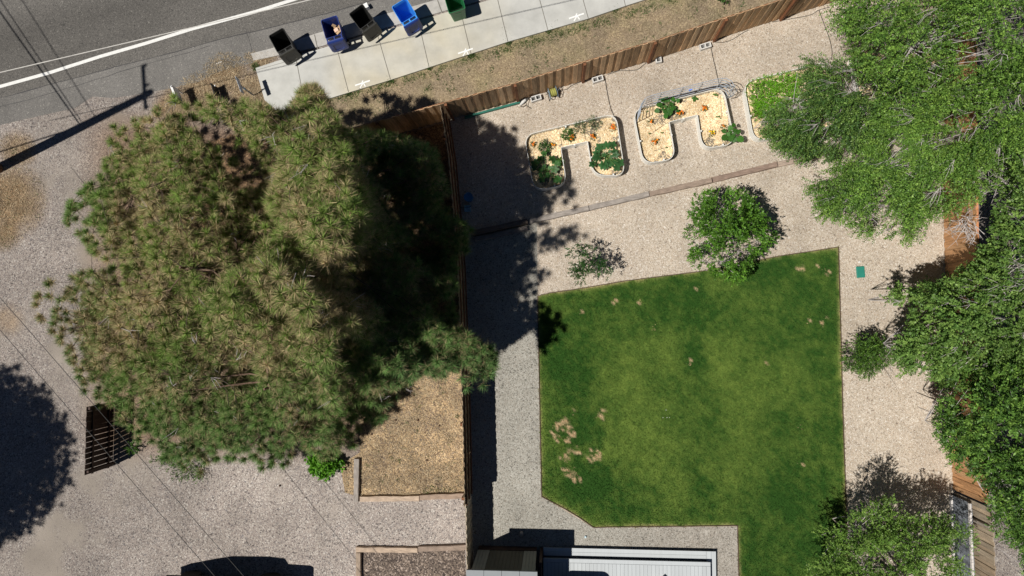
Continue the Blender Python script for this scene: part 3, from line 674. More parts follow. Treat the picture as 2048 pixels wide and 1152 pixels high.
# ------------------------------------------------------------------ foliage generators
def leaf_sprays(Cn, Ax, L=.34, n=12, ll=.065, lw=.022, col=None, jitter=.3, r=rng, tilt=.6, lrand=.35):
    """sprays of paired leaflets along a twig; returns V, F, colour"""
    N = len(Cn); Ax = unit(Ax); up = np.zeros((N, 3)); up[:, 2] = 1; up += r.normal(0, tilt, (N, 3))
    Sd = unit(np.cross(Ax, up)); t = (np.arange(n)//2+.5)/(n/2); sg = np.where(np.arange(n) % 2 == 0, 1., -1.)
    base = Cn[:, None]+Ax[:, None]*(t*L)[None, :, None]*r.uniform(.75, 1.25, (N, 1, 1))
    d = Ax[:, None]*.75+Sd[:, None]*sg[None, :, None]*.8+r.normal(0, lrand, (N, n, 3)); d = unit(d)
    nn = unit(np.cross(d, Sd[:, None]*.2+Ax[:, None]*.6+r.normal(0, .5, (N, n, 3)))); wv = unit(np.cross(nn, d))
    l = ll*r.uniform(.6, 1.35, (N, n, 1)); w_ = lw*r.uniform(.7, 1.3, (N, n, 1))
    a = base; b = base+d*l*.45+wv*w_; c = base+d*l; e = base+d*l*.45-wv*w_
    V = np.stack([a, b, c, e], 2).reshape(-1, 3); Fc = np.arange(len(V)).reshape(-1, 4)
    cc = (col[:, None]*r.uniform(1-jitter, 1+jitter, (N, n, 1))); cc = np.repeat(cc.reshape(-1, 3), 4, 0)
    return V, Fc, cc
def twigs(mb, pairs, r0, r1, n=4, bend=.06, col=(1, 1, 1), rr=random):
    for a, b in pairs:
        a = Vector(a); b = Vector(b); m_ = (a+b)/2+Vector((rr.uniform(-bend, bend), rr.uniform(-bend, bend), rr.uniform(-bend, bend)))*(b-a).length
        mb.tube([a, m_, b], [r0, (r0+r1)/2, r1], n, col, cap=False)
def broadleaf(name, outline, h_edge, h_top, D, trunk, label, cat='tree', group=None, nl=160, lump=.45, per=32, cols=((.10, .21, .028), (.14, .27, .04), (.07, .15, .022)),
              L=.36, n=14, ll=.062, lw=.018, down=(-.3, -.3, -.35), dead=20, seed=1, fill=.25, trunk_r=.1, gapn=.0, hfun=None, radial=.6, under=1.5, twm=None):
    r = np.random.default_rng(seed); rr = random.Random(seed)
    xs = [p[0] for p in outline]; ys = [p[1] for p in outline]; cen = []
    cand = 0
    lpx = lump*55.7*1.15
    while len(cen) < nl and cand < nl*80:
        cand += 1; x = r.uniform(min(xs), max(xs)); y = r.uniform(min(ys), max(ys))
        if not inpoly(np.array([x]), np.array([y]), outline)[0]: continue
        if cen and min(math.hypot(x-c[0], y-c[1]) for c in cen) < lpx*.62: continue
        cen.append((x, y))
    cen = np.array(cen); e = edgedist(cen[:, 0], cen[:, 1], outline)
    hh = h_edge+(h_top-h_edge)*np.sqrt(np.clip(e/D, 0, 1))*(.82+.36*fbm(cen[:, 0], cen[:, 1], 70, seed+7)) if hfun is None else hfun(cen, e)
    hh = hh+r.uniform(-.6, .45, len(cen))*min(1, h_top/4)
    Cw = atn(cen[:, 0], cen[:, 1], hh); T = at(*trunk); root = empty(name, T, label, cat, group)
    pos = []; axs = []; col = []; cols = np.array(cols); dn = np.array(down)
    for i in range(len(Cw)):
        k = int(per*r.uniform(.75, 1.25)); u = unit(r.normal(0, 1, (k, 3))); u[:, 2] = np.abs(u[:, 2])*1.0-.15
        rad = lump*r.uniform(.8, 1.25); p = Cw[i]+u*rad*r.uniform(.55, 1, (k, 1))*np.array([1, 1, .8])-np.array([0, 0, rad*.6])
        out = unit(Cw[i]-np.array([T.x, T.y, h_top*.4])+1e-6)
        a = u*.9+out*radial+dn+r.normal(0, .3, (k, 3)); c = cols[r.choice(len(cols), k, p=None)]*r.uniform(.85, 1.2)
        pos.append(p); axs.append(a); col.append(c)
        if under:                                  # foliage deeper in the crown
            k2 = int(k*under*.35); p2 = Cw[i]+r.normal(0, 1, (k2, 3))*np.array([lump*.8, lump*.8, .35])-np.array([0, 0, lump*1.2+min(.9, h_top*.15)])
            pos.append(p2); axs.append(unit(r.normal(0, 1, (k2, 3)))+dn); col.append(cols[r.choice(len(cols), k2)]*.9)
    pos = np.concatenate(pos); axs = np.concatenate(axs); col = np.concatenate(col); pos[:, 2] = np.maximum(pos[:, 2], .12)
    q = proj(pos); inside = inpoly(q[:, 0], q[:, 1], outline); e = edgedist(q[:, 0], q[:, 1], outline)
    keep = inside | (e < 7*r.random(len(e))); g = fbm(q[:, 0], q[:, 1], 34 if h_top > 3.3 else 24, seed+31, 2)
    if gapn: keep &= (g > gapn) | (r.random(len(g)) < .12)
    pos, axs, col = pos[keep], axs[keep], col[keep]
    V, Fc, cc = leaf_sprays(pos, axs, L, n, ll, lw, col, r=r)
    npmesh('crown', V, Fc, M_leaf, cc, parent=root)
    mb = MB(); fork = Vector((T.x, T.y, h_top*.35))
    mb.tube([T, T.lerp(fork, .5)+Vector((.03, .02, 0)), fork], [trunk_r*1.25, trunk_r, trunk_r*.85], 10)
    limbs = [];
    for i in r.choice(len(Cw), min(len(Cw), 16), replace=False):
        b = Vector(Cw[i])-Vector((0, 0, lump*1.7+.12*h_top)); b.z = max(b.z, .15); m_ = fork.lerp(b, .5)-Vector((0, 0, .06*(b-fork).length)); m_.z = max(m_.z, .12); limbs += [m_, b]
        mb.tube([fork, m_, b], [trunk_r*.55, trunk_r*.32, trunk_r*.12], 6)
    mb.build('trunk', M_trunk, root)
    mb = MB(); LP = np.array([tuple(v) for v in limbs])
    for i in range(len(Cw)):
        b = Cw[i]-np.array([0, 0, lump*.9]); a = LP[np.argmin(np.linalg.norm(LP-b, axis=1))]
        twigs(mb, [(a, b)], trunk_r*.10+.003, .005, rr=rr)
    for i in r.choice(len(Cw), min(dead, len(Cw)), replace=dead > len(Cw)):     # bare grey twigs at the surface
        b = Vector(Cw[i])+Vector((rr.uniform(-.25, .25), rr.uniform(-.25, .25), .05)); o_ = Vector(unit(np.array([b.x-T.x, b.y-T.y, .3]))); 
        for k in range(rr.randint(3, 6)):
            e_ = b+o_*rr.uniform(.15, .42)+Vector((rr.uniform(-.22, .22), rr.uniform(-.22, .22), rr.uniform(-.12, .1))); s_ = b-o_*rr.uniform(0, .3)
            twigs(mb, [(s_, e_)], .007, .003, 3, .14, rr=rr)
    mb.build('branches', twm or M_grey_twig, root)
    return root

# ------------------------------------------------------------------ the pines
crown = [(630, 172), (650, 195), (672, 240), (690, 262), (740, 262), (800, 272), (870, 300), (895, 380), (905, 430), (940, 455), (945, 490), (915, 520), (905, 600), (912, 650), (955, 680), (993, 705), (986, 790), (958, 820), (935, 808), (925, 778), (890, 757), (850, 745), (825, 765), (816, 800), (785, 845), (740, 858), (722, 885), (712, 902), (660, 920), (600, 905), (560, 938), (500, 938), (450, 918), (400, 946), (340, 930), (280, 888), (255, 860), (195, 815), (165, 780), (125, 690), (78, 640), (68, 600), (80, 575), (110, 552), (175, 545), (215, 535), (175, 495), (135, 455), (130, 410), (160, 385), (200, 350), (215, 310), (205, 280), (235, 245), (290, 238), (330, 202), (375, 180), (420, 187), (440, 207), (500, 198), (530, 217), (570, 227), (590, 197), (610, 174)]
shade = [(660, 215), (740, 176), (800, 165), (850, 178), (900, 173), (945, 185), (935, 203), (900, 222), (960, 232), (1030, 232), (1062, 242), (1110, 270), (1095, 300), (1125, 340), (1150, 370), (1165, 400), (1150, 440), (1180, 480), (1205, 505), (1160, 560), (1145, 592), (1140, 640), (1132, 690), (1095, 710), (1080, 692), (1072, 645), (1060, 662), (1035, 672), (1008, 696), (985, 706), (960, 706), (900, 740), (800, 600)]
ctrl = np.array([(655, 470, 12.3), (600, 600, 12.2), (540, 215, 8.6), (470, 230, 5.5), (650, 790, 8.0), (800, 722, 5.8), (760, 745, 6.3), (640, 265, 9), (65, 600, 4.5), (150, 430, 3.8), (350, 210, 3.5), (230, 250, 3.2), (610, 185, 5.6), (655, 215, 7.4), (720, 890, .7), (800, 800, .9), (760, 850, .7), (800, 690, 4.9), (850, 650, 4.9), (870, 720, 4.2), (940, 750, 4.5), (975, 700, 4.4), (960, 800, 4.0), (400, 930, 2), (560, 930, 1.3), (300, 880, 2.5), (180, 750, 3), (130, 650, 4.2), (350, 420, 8.2), (280, 600, 7.8), (450, 600, 10.4), (540, 520, 11.6), (350, 740, 7.5), (560, 760, 8.8), (640, 700, 10.6), (690, 650, 9), (690, 420, 11.2), (675, 340, 10.4), (600, 300, 9.4), (500, 330, 5.5), (440, 330, 6), (790, 400, 2.8), (860, 500, 2.2), (800, 560, 2.5), (760, 330, 3), (880, 620, 2.4), (740, 560, 3.8), (500, 840, 5), (640, 840, 4.2), (250, 480, 5.5), (210, 360, 3.5), (900, 460, 3)])
def hfield(x, y):
    d = np.hypot(np.asarray(x)[..., None]-ctrl[:, 0], np.asarray(y)[..., None]-ctrl[:, 1])+8; wgt = d**-3.2
    return (wgt*ctrl[:, 2]).sum(-1)/wgt.sum(-1)
holes = [(560, 290, 60), (640, 530, 50), (690, 560, 55), (480, 300, 45), (500, 345, 45), (430, 250, 40), (410, 455, 35), (620, 330, 35), (700, 500, 60), (720, 640, 45), (395, 520, 22), (325, 385, 26), (640, 270, 30), (300, 260, 20), (760, 740, 22), (560, 700, 20), (700, 800, 30), (400, 610, 16), (420, 800, 14), (650, 880, 16)]
PT = [((760, 395), 'pine_tree'), ((812, 585), 'pine_tree'), ((560, 560), 'pine_tree'), ((700, 735), 'pine_tree')]
PL = ['tan needled pine at the street end of the grove, shading the verge', 'tall pine beside the side fence, its shadow over the raised bed', 'spreading brown green pine leaning over the gravel drive', 'dense blue green pine at the lower end of the grove beside the dry grass bed']
Tg = [at(*p[0]) for p in PT]; PH = [10.4, 11.0, 9.6, 8.8]
r = np.random.default_rng(77)
def allowed(Pw):
    Sg = Pw+np.stack([Pw[:, 2]*SH[0], Pw[:, 2]*SH[1], -Pw[:, 2]], -1); q = proj(Sg)
    g = fbm(q[:, 0], q[:, 1], 26, 201, 3)
    edge = edgedist(q[:, 0], q[:, 1], shade)
    ins = inpoly(q[:, 0], q[:, 1], shade) & ((g > .40) | (edge > 60) | (q[:, 1] > 590) | ((q[:, 0] < 1135) & (q[:, 1] > 290) & (q[:, 1] < 380)))
    return ins | (inpoly(q[:, 0], q[:, 1], crown))
N = 34000
x = r.uniform(60, 1000, N); y = r.uniform(165, 955, N); k = inpoly(x, y, crown); x = x[k]; y = y[k]
hs = hfield(x, y); hs = hs+np.clip(hs/6, 0, 1)*5.0*(fbm(x, y, 66, 251, 2)-.5); hb = blob(x, y, holes); lum = fbm(x, y, 55, 211, 3)
k = (r.random(len(x)) > hb*1.25) & ((lum > .40) | (r.random(len(x)) < .35)); x, y, hs, lum = x[k], y[k], hs[k], lum[k]
pits = [(515, 478, 85, 1), (585, 500, 58, 1), (500, 345, 62, 1), (450, 305, 50, 1), (545, 310, 30, .5), (330, 390, 34, .8), (640, 560, 40, .8), (420, 545, 34, .7), (395, 640, 32, .7), (560, 640, 36, .6), (700, 700, 40, .8), (490, 760, 34, .7), (300, 690, 34, .6), (620, 850, 34, .6), (240, 560, 34, .6), (260, 420, 34, .6), (700, 820, 30, .6), (380, 820, 30, .6)]
thinz = [(430, 262, 62), (480, 232, 52), (385, 222, 40), (330, 225, 34), (120, 610, 52), (190, 470, 36), (165, 420, 30), (690, 240, 46), (600, 215, 36), (150, 680, 40), (240, 270, 34), (960, 780, 30)]
wx = x+30*(vnoise(x, y, 30, 261)-.5); wy = y+30*(vnoise(x, y, 30, 262)-.5)
pt = np.clip(blob(wx, wy, pits)*1.3, 0, 1); hs = hs-np.clip(hs-2.2, 0, 4.6)*pt; tz = blob(wx, wy, thinz)
k = (r.random(len(x)) > .72*np.clip(tz, 0, 1)) & (r.random(len(x)) > .45*pt); x, y, hs, lum = x[k], y[k], hs[k], lum[k]
depth = r.exponential(.42, len(x))*np.clip(hs/4, .25, 1)+np.clip(.50-lum, 0, 1)*6*np.clip(hs/8, 0, 1)
def thin(x, y, dmin):
    cell = {}; out = []
    for i in range(len(x)):
        a, b = int(x[i]//dmin), int(y[i]//dmin); ok = True
        for u in (-1, 0, 1):
            for v in (-1, 0, 1):
                for j in cell.get((a+u, b+v), ()):
                    if (x[i]-x[j])**2+(y[i]-y[j])**2 < dmin*dmin: ok = False; break
                if not ok: break
            if not ok: break
        if ok: cell.setdefault((a, b), []).append(i); out.append(i)
    return np.array(out)
gw = atn(x, y, hs)
# branch ends: groups of tufts doming over dark valleys
ci = thin(gw[:, 0]*1.0, gw[:, 1], 1.15); cw = gw[ci]; co = r.uniform(-1.1, .6, len(ci))
dd = np.hypot(gw[:, None, 0]-cw[None, :, 0]+.35*(vnoise(x, y, 22, 271)-.5)[:, None], gw[:, None, 1]-cw[None, :, 1]+.35*(vnoise(x, y, 22, 272)-.5)[:, None]); nc = dd.argmin(1); dm = dd.min(1)
hs = np.maximum(hs+np.clip(hs/5, .15, 1)*(co[nc]-3.2*dm**2), .3)
k = (dm < .44) | (r.random(len(dm)) < .10) | ((np.arange(len(dm)) >= 14000) & ((dm > .3) | (r.random(len(dm)) < .3))); k &= np.isfinite(dm)
n1 = int(k[:14000].sum()); x, y, hs, depth, gw = x[k], y[k], hs[k], depth[k] if len(depth) == len(k) else depth, atn(x[k], y[k], hs[k])
depth = r.exponential(.12, len(x)); depth[n1:] = .75*np.clip(hs[n1:]/5, .15, 1)+r.exponential(.45, len(x)-n1)*np.clip(hs[n1:]/5, .2, 1)
i1 = thin(gw[:n1, 0], gw[:n1, 1], .235); i2 = n1+thin(gw[n1:, 0], gw[n1:, 1], .20)
ii = np.concatenate([i1, i2]); x, y, hs, depth = x[ii], y[ii], hs[ii], depth[ii]
z = np.maximum(hs-depth, .3); A1 = atn(x, y, z)
# deep interior
N = 7000; x2 = r.uniform(60, 1000, N); y2 = r.uniform(165, 955, N); k = inpoly(x2, y2, crown); x2, y2 = x2[k], y2[k]
h2 = hfield(x2, y2); p2 = np.clip(blob(x2, y2, pits)*1.3, 0, 1); h2 = h2-np.clip(h2-2.2, 0, 4.6)*p2; k = (r.random(len(x2)) > .85*blob(x2, y2, thinz)) & (edgedist(x2, y2, crown) > 22) & ~((blob(x2, y2, holes[:6]) > .5) & (r.random(len(x2)) < .8)); x2, y2, h2 = x2[k], y2[k], h2[k]
z2 = np.maximum(h2*r.uniform(.40, .86, len(h2))-.2, .4); A2 = atn(x2, y2, z2)
xe = r.normal(742, 42, 420); ye = r.normal(568, 46, 420); A2 = np.concatenate([A2, atn(xe, ye, r.uniform(3.4, 4.8, 420))])
A = np.concatenate([A1, A2]); surf = np.arange(len(A)) < len(A1); k = allowed(A); A = A[k]; surf = surf[k]
# tufts that throw the long shadow over yard and path
N = 46000; sx = r.uniform(690, 1215, N); sy = r.uniform(165, 712, N); k = inpoly(sx, sy, shade) & ~inpoly(sx, sy, crown)
g = fbm(sx, sy, 26, 201, 3); ed = edgedist(sx, sy, shade); k &= (g > .40) | (ed > 60) | (sy > 590) | ((sx < 1135) & (sy > 290) & (sy < 380)); sx, sy = sx[k], sy[k]
hq = r.uniform(2.5, 12.6, len(sx)); G0 = atn(sx, sy, 0*sx); B = G0+np.stack([-hq*SH[0], -hq*SH[1], hq], -1); q = proj(B)
hf = hfield(q[:, 0], q[:, 1]); pb = np.clip(blob(q[:, 0], q[:, 1], pits)*1.3, 0, 1); hf = hf-np.clip(hf-2.2, 0, 4.6)*pb*.55; k = inpoly(q[:, 0], q[:, 1], crown) & (hq < hf-np.where(hf < 6, -.15, .70*r.random(len(hf))**.6)+.35*(hf > 11.2)) & (hq > hf*.45)
B = B[k][:6500]; surf = np.concatenate([surf, np.zeros(len(B), bool)]); A = np.concatenate([A, B])
q = proj(A); gd = np.stack([A[:, 0], A[:, 1]], -1); tr = np.array([(t.x, t.y) for t in Tg]); own = np.argmin(np.hypot(gd[:, None, 0]-tr[:, 0]*1.0, gd[:, None, 1]-tr[:, 1]), 1)
def needles(Cn, Ax, M, Ln, col1, col2, tanf, r, hw=.0085):
    n = len(Cn); d = unit(unit(r.normal(0, 1, (n, M, 3)))+Ax[:, None]*.75); l = Ln*r.uniform(.8, 1.1, (n, M, 1))
    b0 = Cn[:, None]-Ax[:, None]*r.uniform(0, .10, (n, M, 1)); tip = b0+d*l; tip[..., 2] -= .05*r.random((n, M)); s = unit(np.cross(d, r.normal(0, 1, (n, M, 3))))*hw
    V = np.stack([b0+d*l*.10-s, b0+d*l*.10+s, tip], 2).reshape(-1, 3)
    # older needles (to the outside of the shoot) are straw coloured
    old = (1-(d*Ax[:, None]).sum(-1))*.8+tanf[:, None]*1.1+r.normal(0, .34, (n, M)); t = np.clip((old-.62)*2.4, 0, 1)[..., None]
    c = col1[:, None]*(1-t)+col2[:, None]*t; c = c*r.uniform(.7, 1.3, (n, M, 1))
    return V, np.arange(len(V)).reshape(-1, 3), np.repeat(c.reshape(-1, 3), 3, 0)
for ti in range(4):
    T = Tg[ti]; root = empty('pine_tree', T, PL[ti], 'pine tree', 'pines of the grove'); sel = A[own == ti]; qs = q[own == ti]; n = len(sel)
    rad = unit(sel-np.array([T.x, T.y, 0])-np.stack([0*sel[:, 0], 0*sel[:, 0], sel[:, 2]*.9-.5], -1)); Ax = unit(rad*.7+np.array([0, 0, .85])+r.normal(0, .35, (n, 3)))
    tn = np.clip(.41+.60*(fbm(qs[:, 0], qs[:, 1], 60, 231)-.5)*2-np.clip((qs[:, 1]-690)/200, 0, 1)*.42-np.clip((qs[:, 0]-690)/150, 0, 1)*.35-np.clip((260-qs[:, 0])/100, 0, 1)*np.clip((500-qs[:, 1])/100, 0, 1)*.5+r.normal(0, .12, n), 0, .9)
    gb = np.clip((qs[:, 1]-640)/250, 0, 1)*.6+np.clip((qs[:, 0]-700)/100, 0, 1)*.5+np.clip((250-qs[:, 0])/100, 0, 1)*.4; gb = np.clip(gb, 0, 1)[:, None]
    g1 = 1.18*(np.array([.165, .255, .05])*(1-gb)+np.array([.085, .185, .062])*gb)*r.uniform(.8, 1.25, (n, 1)); g2 = np.array([.53, .415, .23])*(1-.35*gb)*r.uniform(.8, 1.15, (n, 1))
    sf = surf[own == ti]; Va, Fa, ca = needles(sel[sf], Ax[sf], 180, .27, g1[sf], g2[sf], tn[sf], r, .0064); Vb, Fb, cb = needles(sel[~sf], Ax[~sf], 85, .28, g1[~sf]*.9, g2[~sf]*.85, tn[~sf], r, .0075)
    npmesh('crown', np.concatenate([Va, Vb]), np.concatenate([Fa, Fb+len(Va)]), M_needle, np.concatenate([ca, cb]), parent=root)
    hT = 2.5
    for zz in np.arange(2.5, PH[ti], .2):
        pq = proj(np.array([T.x, T.y, zz])); 
        if zz > 5 and zz > float(hfield(pq[0], pq[1]))-.6: break
        hT = zz
    mb = MB(); mb.tube([T, T+Vector((.05, .03, hT*.35)), T+Vector((-.04, .05, hT*.7)), T+Vector((0, 0, hT))], [.24, .19, .11, .03], 10)
    nod = [(T.x, T.y, zz) for zz in np.arange(hT*.5, hT, .4)]
    pick = sel[r.choice(n, min(n, 95), replace=False)]
    for e_ in pick:
        e_ = Vector(e_)-Vector((0, 0, .35)); hd = math.hypot(e_.x-T.x, e_.y-T.y); z0 = max(.8, min(hT-.3, e_.z-hd*.22))
        if ti == 1 and z0 < 7: continue
        s_ = Vector((T.x, T.y, z0)); m_ = s_.lerp(e_, .55)+Vector((random.uniform(-.2, .2), random.uniform(-.2, .2), -.12*hd))
        rr_ = .016+.0065*hd; pts = [s_, m_, e_]; mb.tube(pts, [rr_*1.25, rr_*.8, .012], 6)
        for t in (.35, .6, .8, 1): nod.append(tuple(s_.lerp(m_, t) if t < .5 else m_.lerp(e_, t)))
    mb.build('trunk', M_bark, root)
    nod = np.array(nod); mb = MB(); rr = random.Random(ti)
    for e_ in sel[sf][::2]:
        a = nod[np.argmin(np.linalg.norm(nod-e_+np.array([0, 0, .1]), axis=1))]
        if np.linalg.norm(a-e_) < 2.2: twigs(mb, [(a, e_-np.array([0, 0, .05]))], .014, .007, 3, .12, rr=rr)
    mb.build('branchlets', M_brtwig, root)['kind'] = 'stuff'
    mb = MB()
    for i in r.choice(n, 46, replace=False):
        p = Vector(sel[i]); d0 = Vector((rr.uniform(-1, 1), rr.uniform(-1, 1), rr.uniform(-.1, .4))).normalized()
        for j in range(rr.randint(2, 4)):
            d1 = (d0+Vector((rr.uniform(-.6, .6), rr.uniform(-.6, .6), rr.uniform(-.2, .3)))).normalized(); twigs(mb, [(p, p+d1*rr.uniform(.25, .6))], .011, .004, 3, .14, rr=rr)
    mb.build('dead_twigs', M_grey_twig, root)['kind'] = 'stuff'

# off-frame tree whose shade lies on the left of the drive
lumps = []
T = at(-235, 995); root = empty('pine_tree', T, 'pine standing beyond the left edge, seen only by its shadow on the drive', 'pine tree')
n = 6500; u = unit(r.normal(0, 1, (n, 3))); pp = np.array([T.x, T.y, 6.6])+u*np.array([4.0, 3.55, 2.8])*r.uniform(.2, 1.0, (n, 1))**.5+r.normal(0, .12, (n, 3))
ss = proj(pp+np.stack([pp[:, 2]*SH[0], pp[:, 2]*SH[1], -pp[:, 2]], -1)); g = fbm(ss[:, 0], ss[:, 1], 40, 301, 3)
k = (g > .34) | (np.hypot(pp[:, 0]-T.x, pp[:, 1]-T.y) < 2.9); pp = pp[k]; n = len(pp)
ss = ss[k]; k = ss[:, 0] < 158+30*(g[k]-.5); pp = pp[k]; n = len(pp)
V, Fc, cc = needles(pp, unit(u[:n]+np.array([0, 0, .5])), 44, .30, np.tile([.10, .16, .04], (n, 1)), np.tile([.36, .26, .13], (n, 1)), np.full(n, .3), r)
npmesh('crown', V, Fc, M_needle, cc, parent=root)
mb = MB(); mb.tube([T, T+Vector((0, 0, 5)), T+Vector((0, 0, 9.2))], [.24, .17, .03], 10)
for e_ in pp[::30]: z0 = max(2.5, e_[2]-1); mb.tube([(T.x, T.y, z0), tuple(e_)], [.02, .008], 5)
mb.build('trunk', M_bark, root)

# ------------------------------------------------------------------ the broadleaf trees
ELM = ((.14, .265, .044), (.215, .355, .062), (.085, .175, .033), (.15, .28, .047)); g_ = 'elms along the right fence'
broadleaf('elm_tree', [(1700, -90), (1660, 30), (1690, 45), (1665, 38), (1672, 62), (1712, 78), (1708, 110), (1740, 140), (1800, 170), (1900, 190), (2180, 190), (2180, -90)], 4.2, 7.0, 120, (1850, 60), 'feathery elm filling the top right corner above the fence', group=g_, nl=180, down=(-.5, -.25, -.3), seed=3, dead=18, cols=ELM, gapn=.435)
broadleaf('elm_tree', [(1612, 160), (1600, 138), (1622, 122), (1680, 120), (1720, 128), (1790, 150), (1800, 250), (1740, 300), (1700, 292), (1665, 318), (1640, 290), (1612, 322), (1600, 300), (1565, 292), (1548, 268), (1520, 250), (1538, 222), (1568, 208), (1598, 190)], 1.6, 3.6, 60, (1690, 215), 'low spreading elm lobe reaching over the third raised bed', group=g_, nl=130, down=(-.5, -.5, -.3), seed=5, dead=22, lump=.4, gapn=.42, cols=((.105, .20, .044), (.17, .28, .06), (.065, .14, .034)))
broadleaf('elm_tree', [(1780, 130), (1900, 140), (2180, 130), (2180, 330), (2000, 345), (1960, 380), (1900, 425), (1870, 415), (1840, 460), (1815, 475), (1790, 455), (1740, 462), (1700, 430), (1650, 425), (1640, 390), (1622, 370), (1650, 350), (1690, 330), (1740, 290), (1760, 220)], 2.8, 6.0, 110, (1850, 300), 'big elm of the right hand row overhanging the gravel above the green valve lid', group=g_, nl=240, down=(-.5, -.55, -.3), seed=7, dead=38, cols=ELM, gapn=.435)
broadleaf('elm_tree', [(2010, 300), (2180, 290), (2180, 640), (2060, 770), (1960, 765), (1900, 770), (1850, 730), (1812, 740), (1795, 700), (1830, 660), (1838, 625), (1815, 600), (1770, 606), (1782, 590), (1800, 575), (1830, 590), (1862, 566), (1875, 578), (1900, 560), (1930, 552), (1952, 528), (1978, 505), (1990, 470), (2004, 420)], 2.6, 5.2, 80, (1990, 590), 'elm with long bare twigs crossing the cedar fence by the small dark shrub', group=g_, nl=230, down=(-.55, -.1, -.3), seed=9, dead=42, L=.30, lw=.026, gapn=.43, cols=((.11, .21, .045), (.14, .25, .052), (.20, .32, .07)))
broadleaf('broad_tree', [(1900, 745), (2000, 715), (2180, 700), (2180, 1180), (2060, 1180), (2050, 1110), (2025, 1085), (1995, 1060), (1988, 990), (1960, 950), (1925, 925), (1905, 930), (1890, 880), (1874, 850), (1885, 810), (1905, 790)], 2.6, 5.5, 80, (2030, 900), 'dark broad leaved tree beyond the lower end of the cedar fence', nl=190, down=(-.2, -.1, -.1), seed=11, dead=6, L=.2, n=9, ll=.09, lw=.022, radial=.3, cols=((.08, .17, .03), (.12, .24, .04), (.055, .12, .024), (.17, .30, .05)), gapn=.33)
broadleaf('willow_tree', [(1695, 1040), (1735, 1018), (1760, 1000), (1790, 1005), (1800, 1040), (1850, 1035), (1900, 1040), (1935, 1060), (1950, 1090), (1925, 1110), (1930, 1150), (1900, 1230), (1640, 1240), (1620, 1140), (1665, 1100), (1640, 1065), (1672, 1062)], 2.0, 3.6, 90, (1790, 1150), 'pale green fine leaved tree at the bottom edge beside the lawn', nl=150, down=(-.1, .1, 0), seed=13, dead=4, L=.24, n=12, ll=.045, lw=.02, lump=.36, radial=.4, cols=((.15, .27, .045), (.12, .23, .04), (.20, .32, .065)), gapn=.36, per=34, under=.8)
broadleaf('ornamental_tree', [(1380, 400), (1400, 385), (1430, 388), (1450, 378), (1480, 390), (1505, 400), (1520, 430), (1542, 450), (1548, 485), (1520, 500), (1500, 530), (1480, 558), (1455, 550), (1420, 545), (1400, 530), (1385, 515), (1392, 490), (1375, 478), (1382, 440)], 1.1, 3.2, 80, (1440, 480), 'round bright green tree at the top edge of the lawn', nl=120, lump=.28, down=(0, 0, 0), seed=17, dead=0, L=.17, n=9, ll=.06, lw=.024, cols=((.065, .165, .018), (.10, .23, .025), (.13, .28, .03)), radial=.5, trunk_r=.05, per=26, gapn=.42, under=.6)
broadleaf('sapling', [(1140, 500), (1165, 490), (1180, 498), (1205, 520), (1225, 545), (1205, 548), (1190, 540), (1160, 565), (1145, 560), (1150, 535), (1138, 520)], 1.0, 1.9, 30, (1180, 522), 'thin sparse sapling half in the pine shadow on the gravel', cat='sapling', nl=24, lump=.18, per=13, seed=19, dead=0, L=.16, n=8, ll=.055, lw=.020, cols=((.028, .085, .018), (.045, .12, .022)), radial=.6, trunk_r=.02, under=.3, twm=M_brtwig)
broadleaf('shrub', [(1697, 690), (1712, 678), (1740, 672), (1770, 680), (1782, 700), (1778, 725), (1752, 742), (1735, 755), (1715, 740), (1692, 738), (1690, 715)], .7, 2.0, 40, (1736, 705), 'small olive green shrub tree between lawn edge and right hand fence', cat='shrub', nl=50, lump=.22, per=22, gapn=.34, seed=23, dead=3, L=.14, n=9, ll=.04, lw=.016, cols=((.08, .17, .025), (.13, .25, .035), (.05, .11, .02)), radial=.4, trunk_r=.03, twm=M_brtwig)
broadleaf('leafy_shrub', [(614, 922), (640, 912), (672, 914), (678, 932), (652, 950), (628, 944)], .2, .4, 30, (648, 930), 'bright broad leaved green shrub at the lower edge of the pines', cat='shrub', nl=26, lump=.18, per=12, seed=29, dead=0, L=.12, n=6, ll=.10, lw=.045, down=(0, 0, .1), cols=((.10, .27, .018), (.13, .33, .025)), trunk_r=.02, radial=.2)
broadleaf('trailing_weed', [(300, 920), (330, 905), (370, 915), (405, 935), (412, 965), (380, 960), (345, 955), (325, 935)], .15, .35, 30, (360, 935), 'straggling small leaved weed beside the gravel below the pines', cat='weed', nl=26, lump=.15, per=7, seed=37, dead=3, L=.14, n=8, ll=.04, lw=.017, cols=((.08, .16, .03), (.10, .19, .035)), trunk_r=.012, radial=.2)
broadleaf('trailing_weed', [(252, 892), (262, 888), (272, 893), (270, 902), (258, 903)], .2, .4, 10, (262, 896), 'small green weed at the corner of the dark slatted screen', cat='weed', nl=6, lump=.12, per=8, seed=38, dead=0, L=.12, n=8, ll=.05, lw=.02, cols=((.08, .18, .03),), trunk_r=.01, radial=.2)
broadleaf('juniper_sprig', [(1436, -8), (1440, -30), (1460, -30), (1455, 2), (1445, 8)], .2, .4, 10, (1446, -6), 'small green weed clump against the street side of the fence', cat='weed', nl=6, lump=.12, per=8, seed=39, dead=0, L=.12, n=8, ll=.05, lw=.02, cols=((.07, .15, .03),), trunk_r=.01)
broadleaf('garden_greens', [(1495, 174), (1508, 162), (1530, 156), (1570, 150), (1600, 152), (1600, 205), (1570, 215), (1540, 240), (1515, 238), (1505, 208)], .50, .72, 20, (1550, 185), 'dense bright green feathery carpet filling the third raised bed', cat='vegetable plants', nl=70, lump=.16, per=22, seed=41, dead=0, L=.1, n=9, ll=.035, lw=.013, cols=((.15, .38, .02), (.20, .44, .03)), trunk_r=.01, down=(0, 0, .4), radial=.1, under=0)

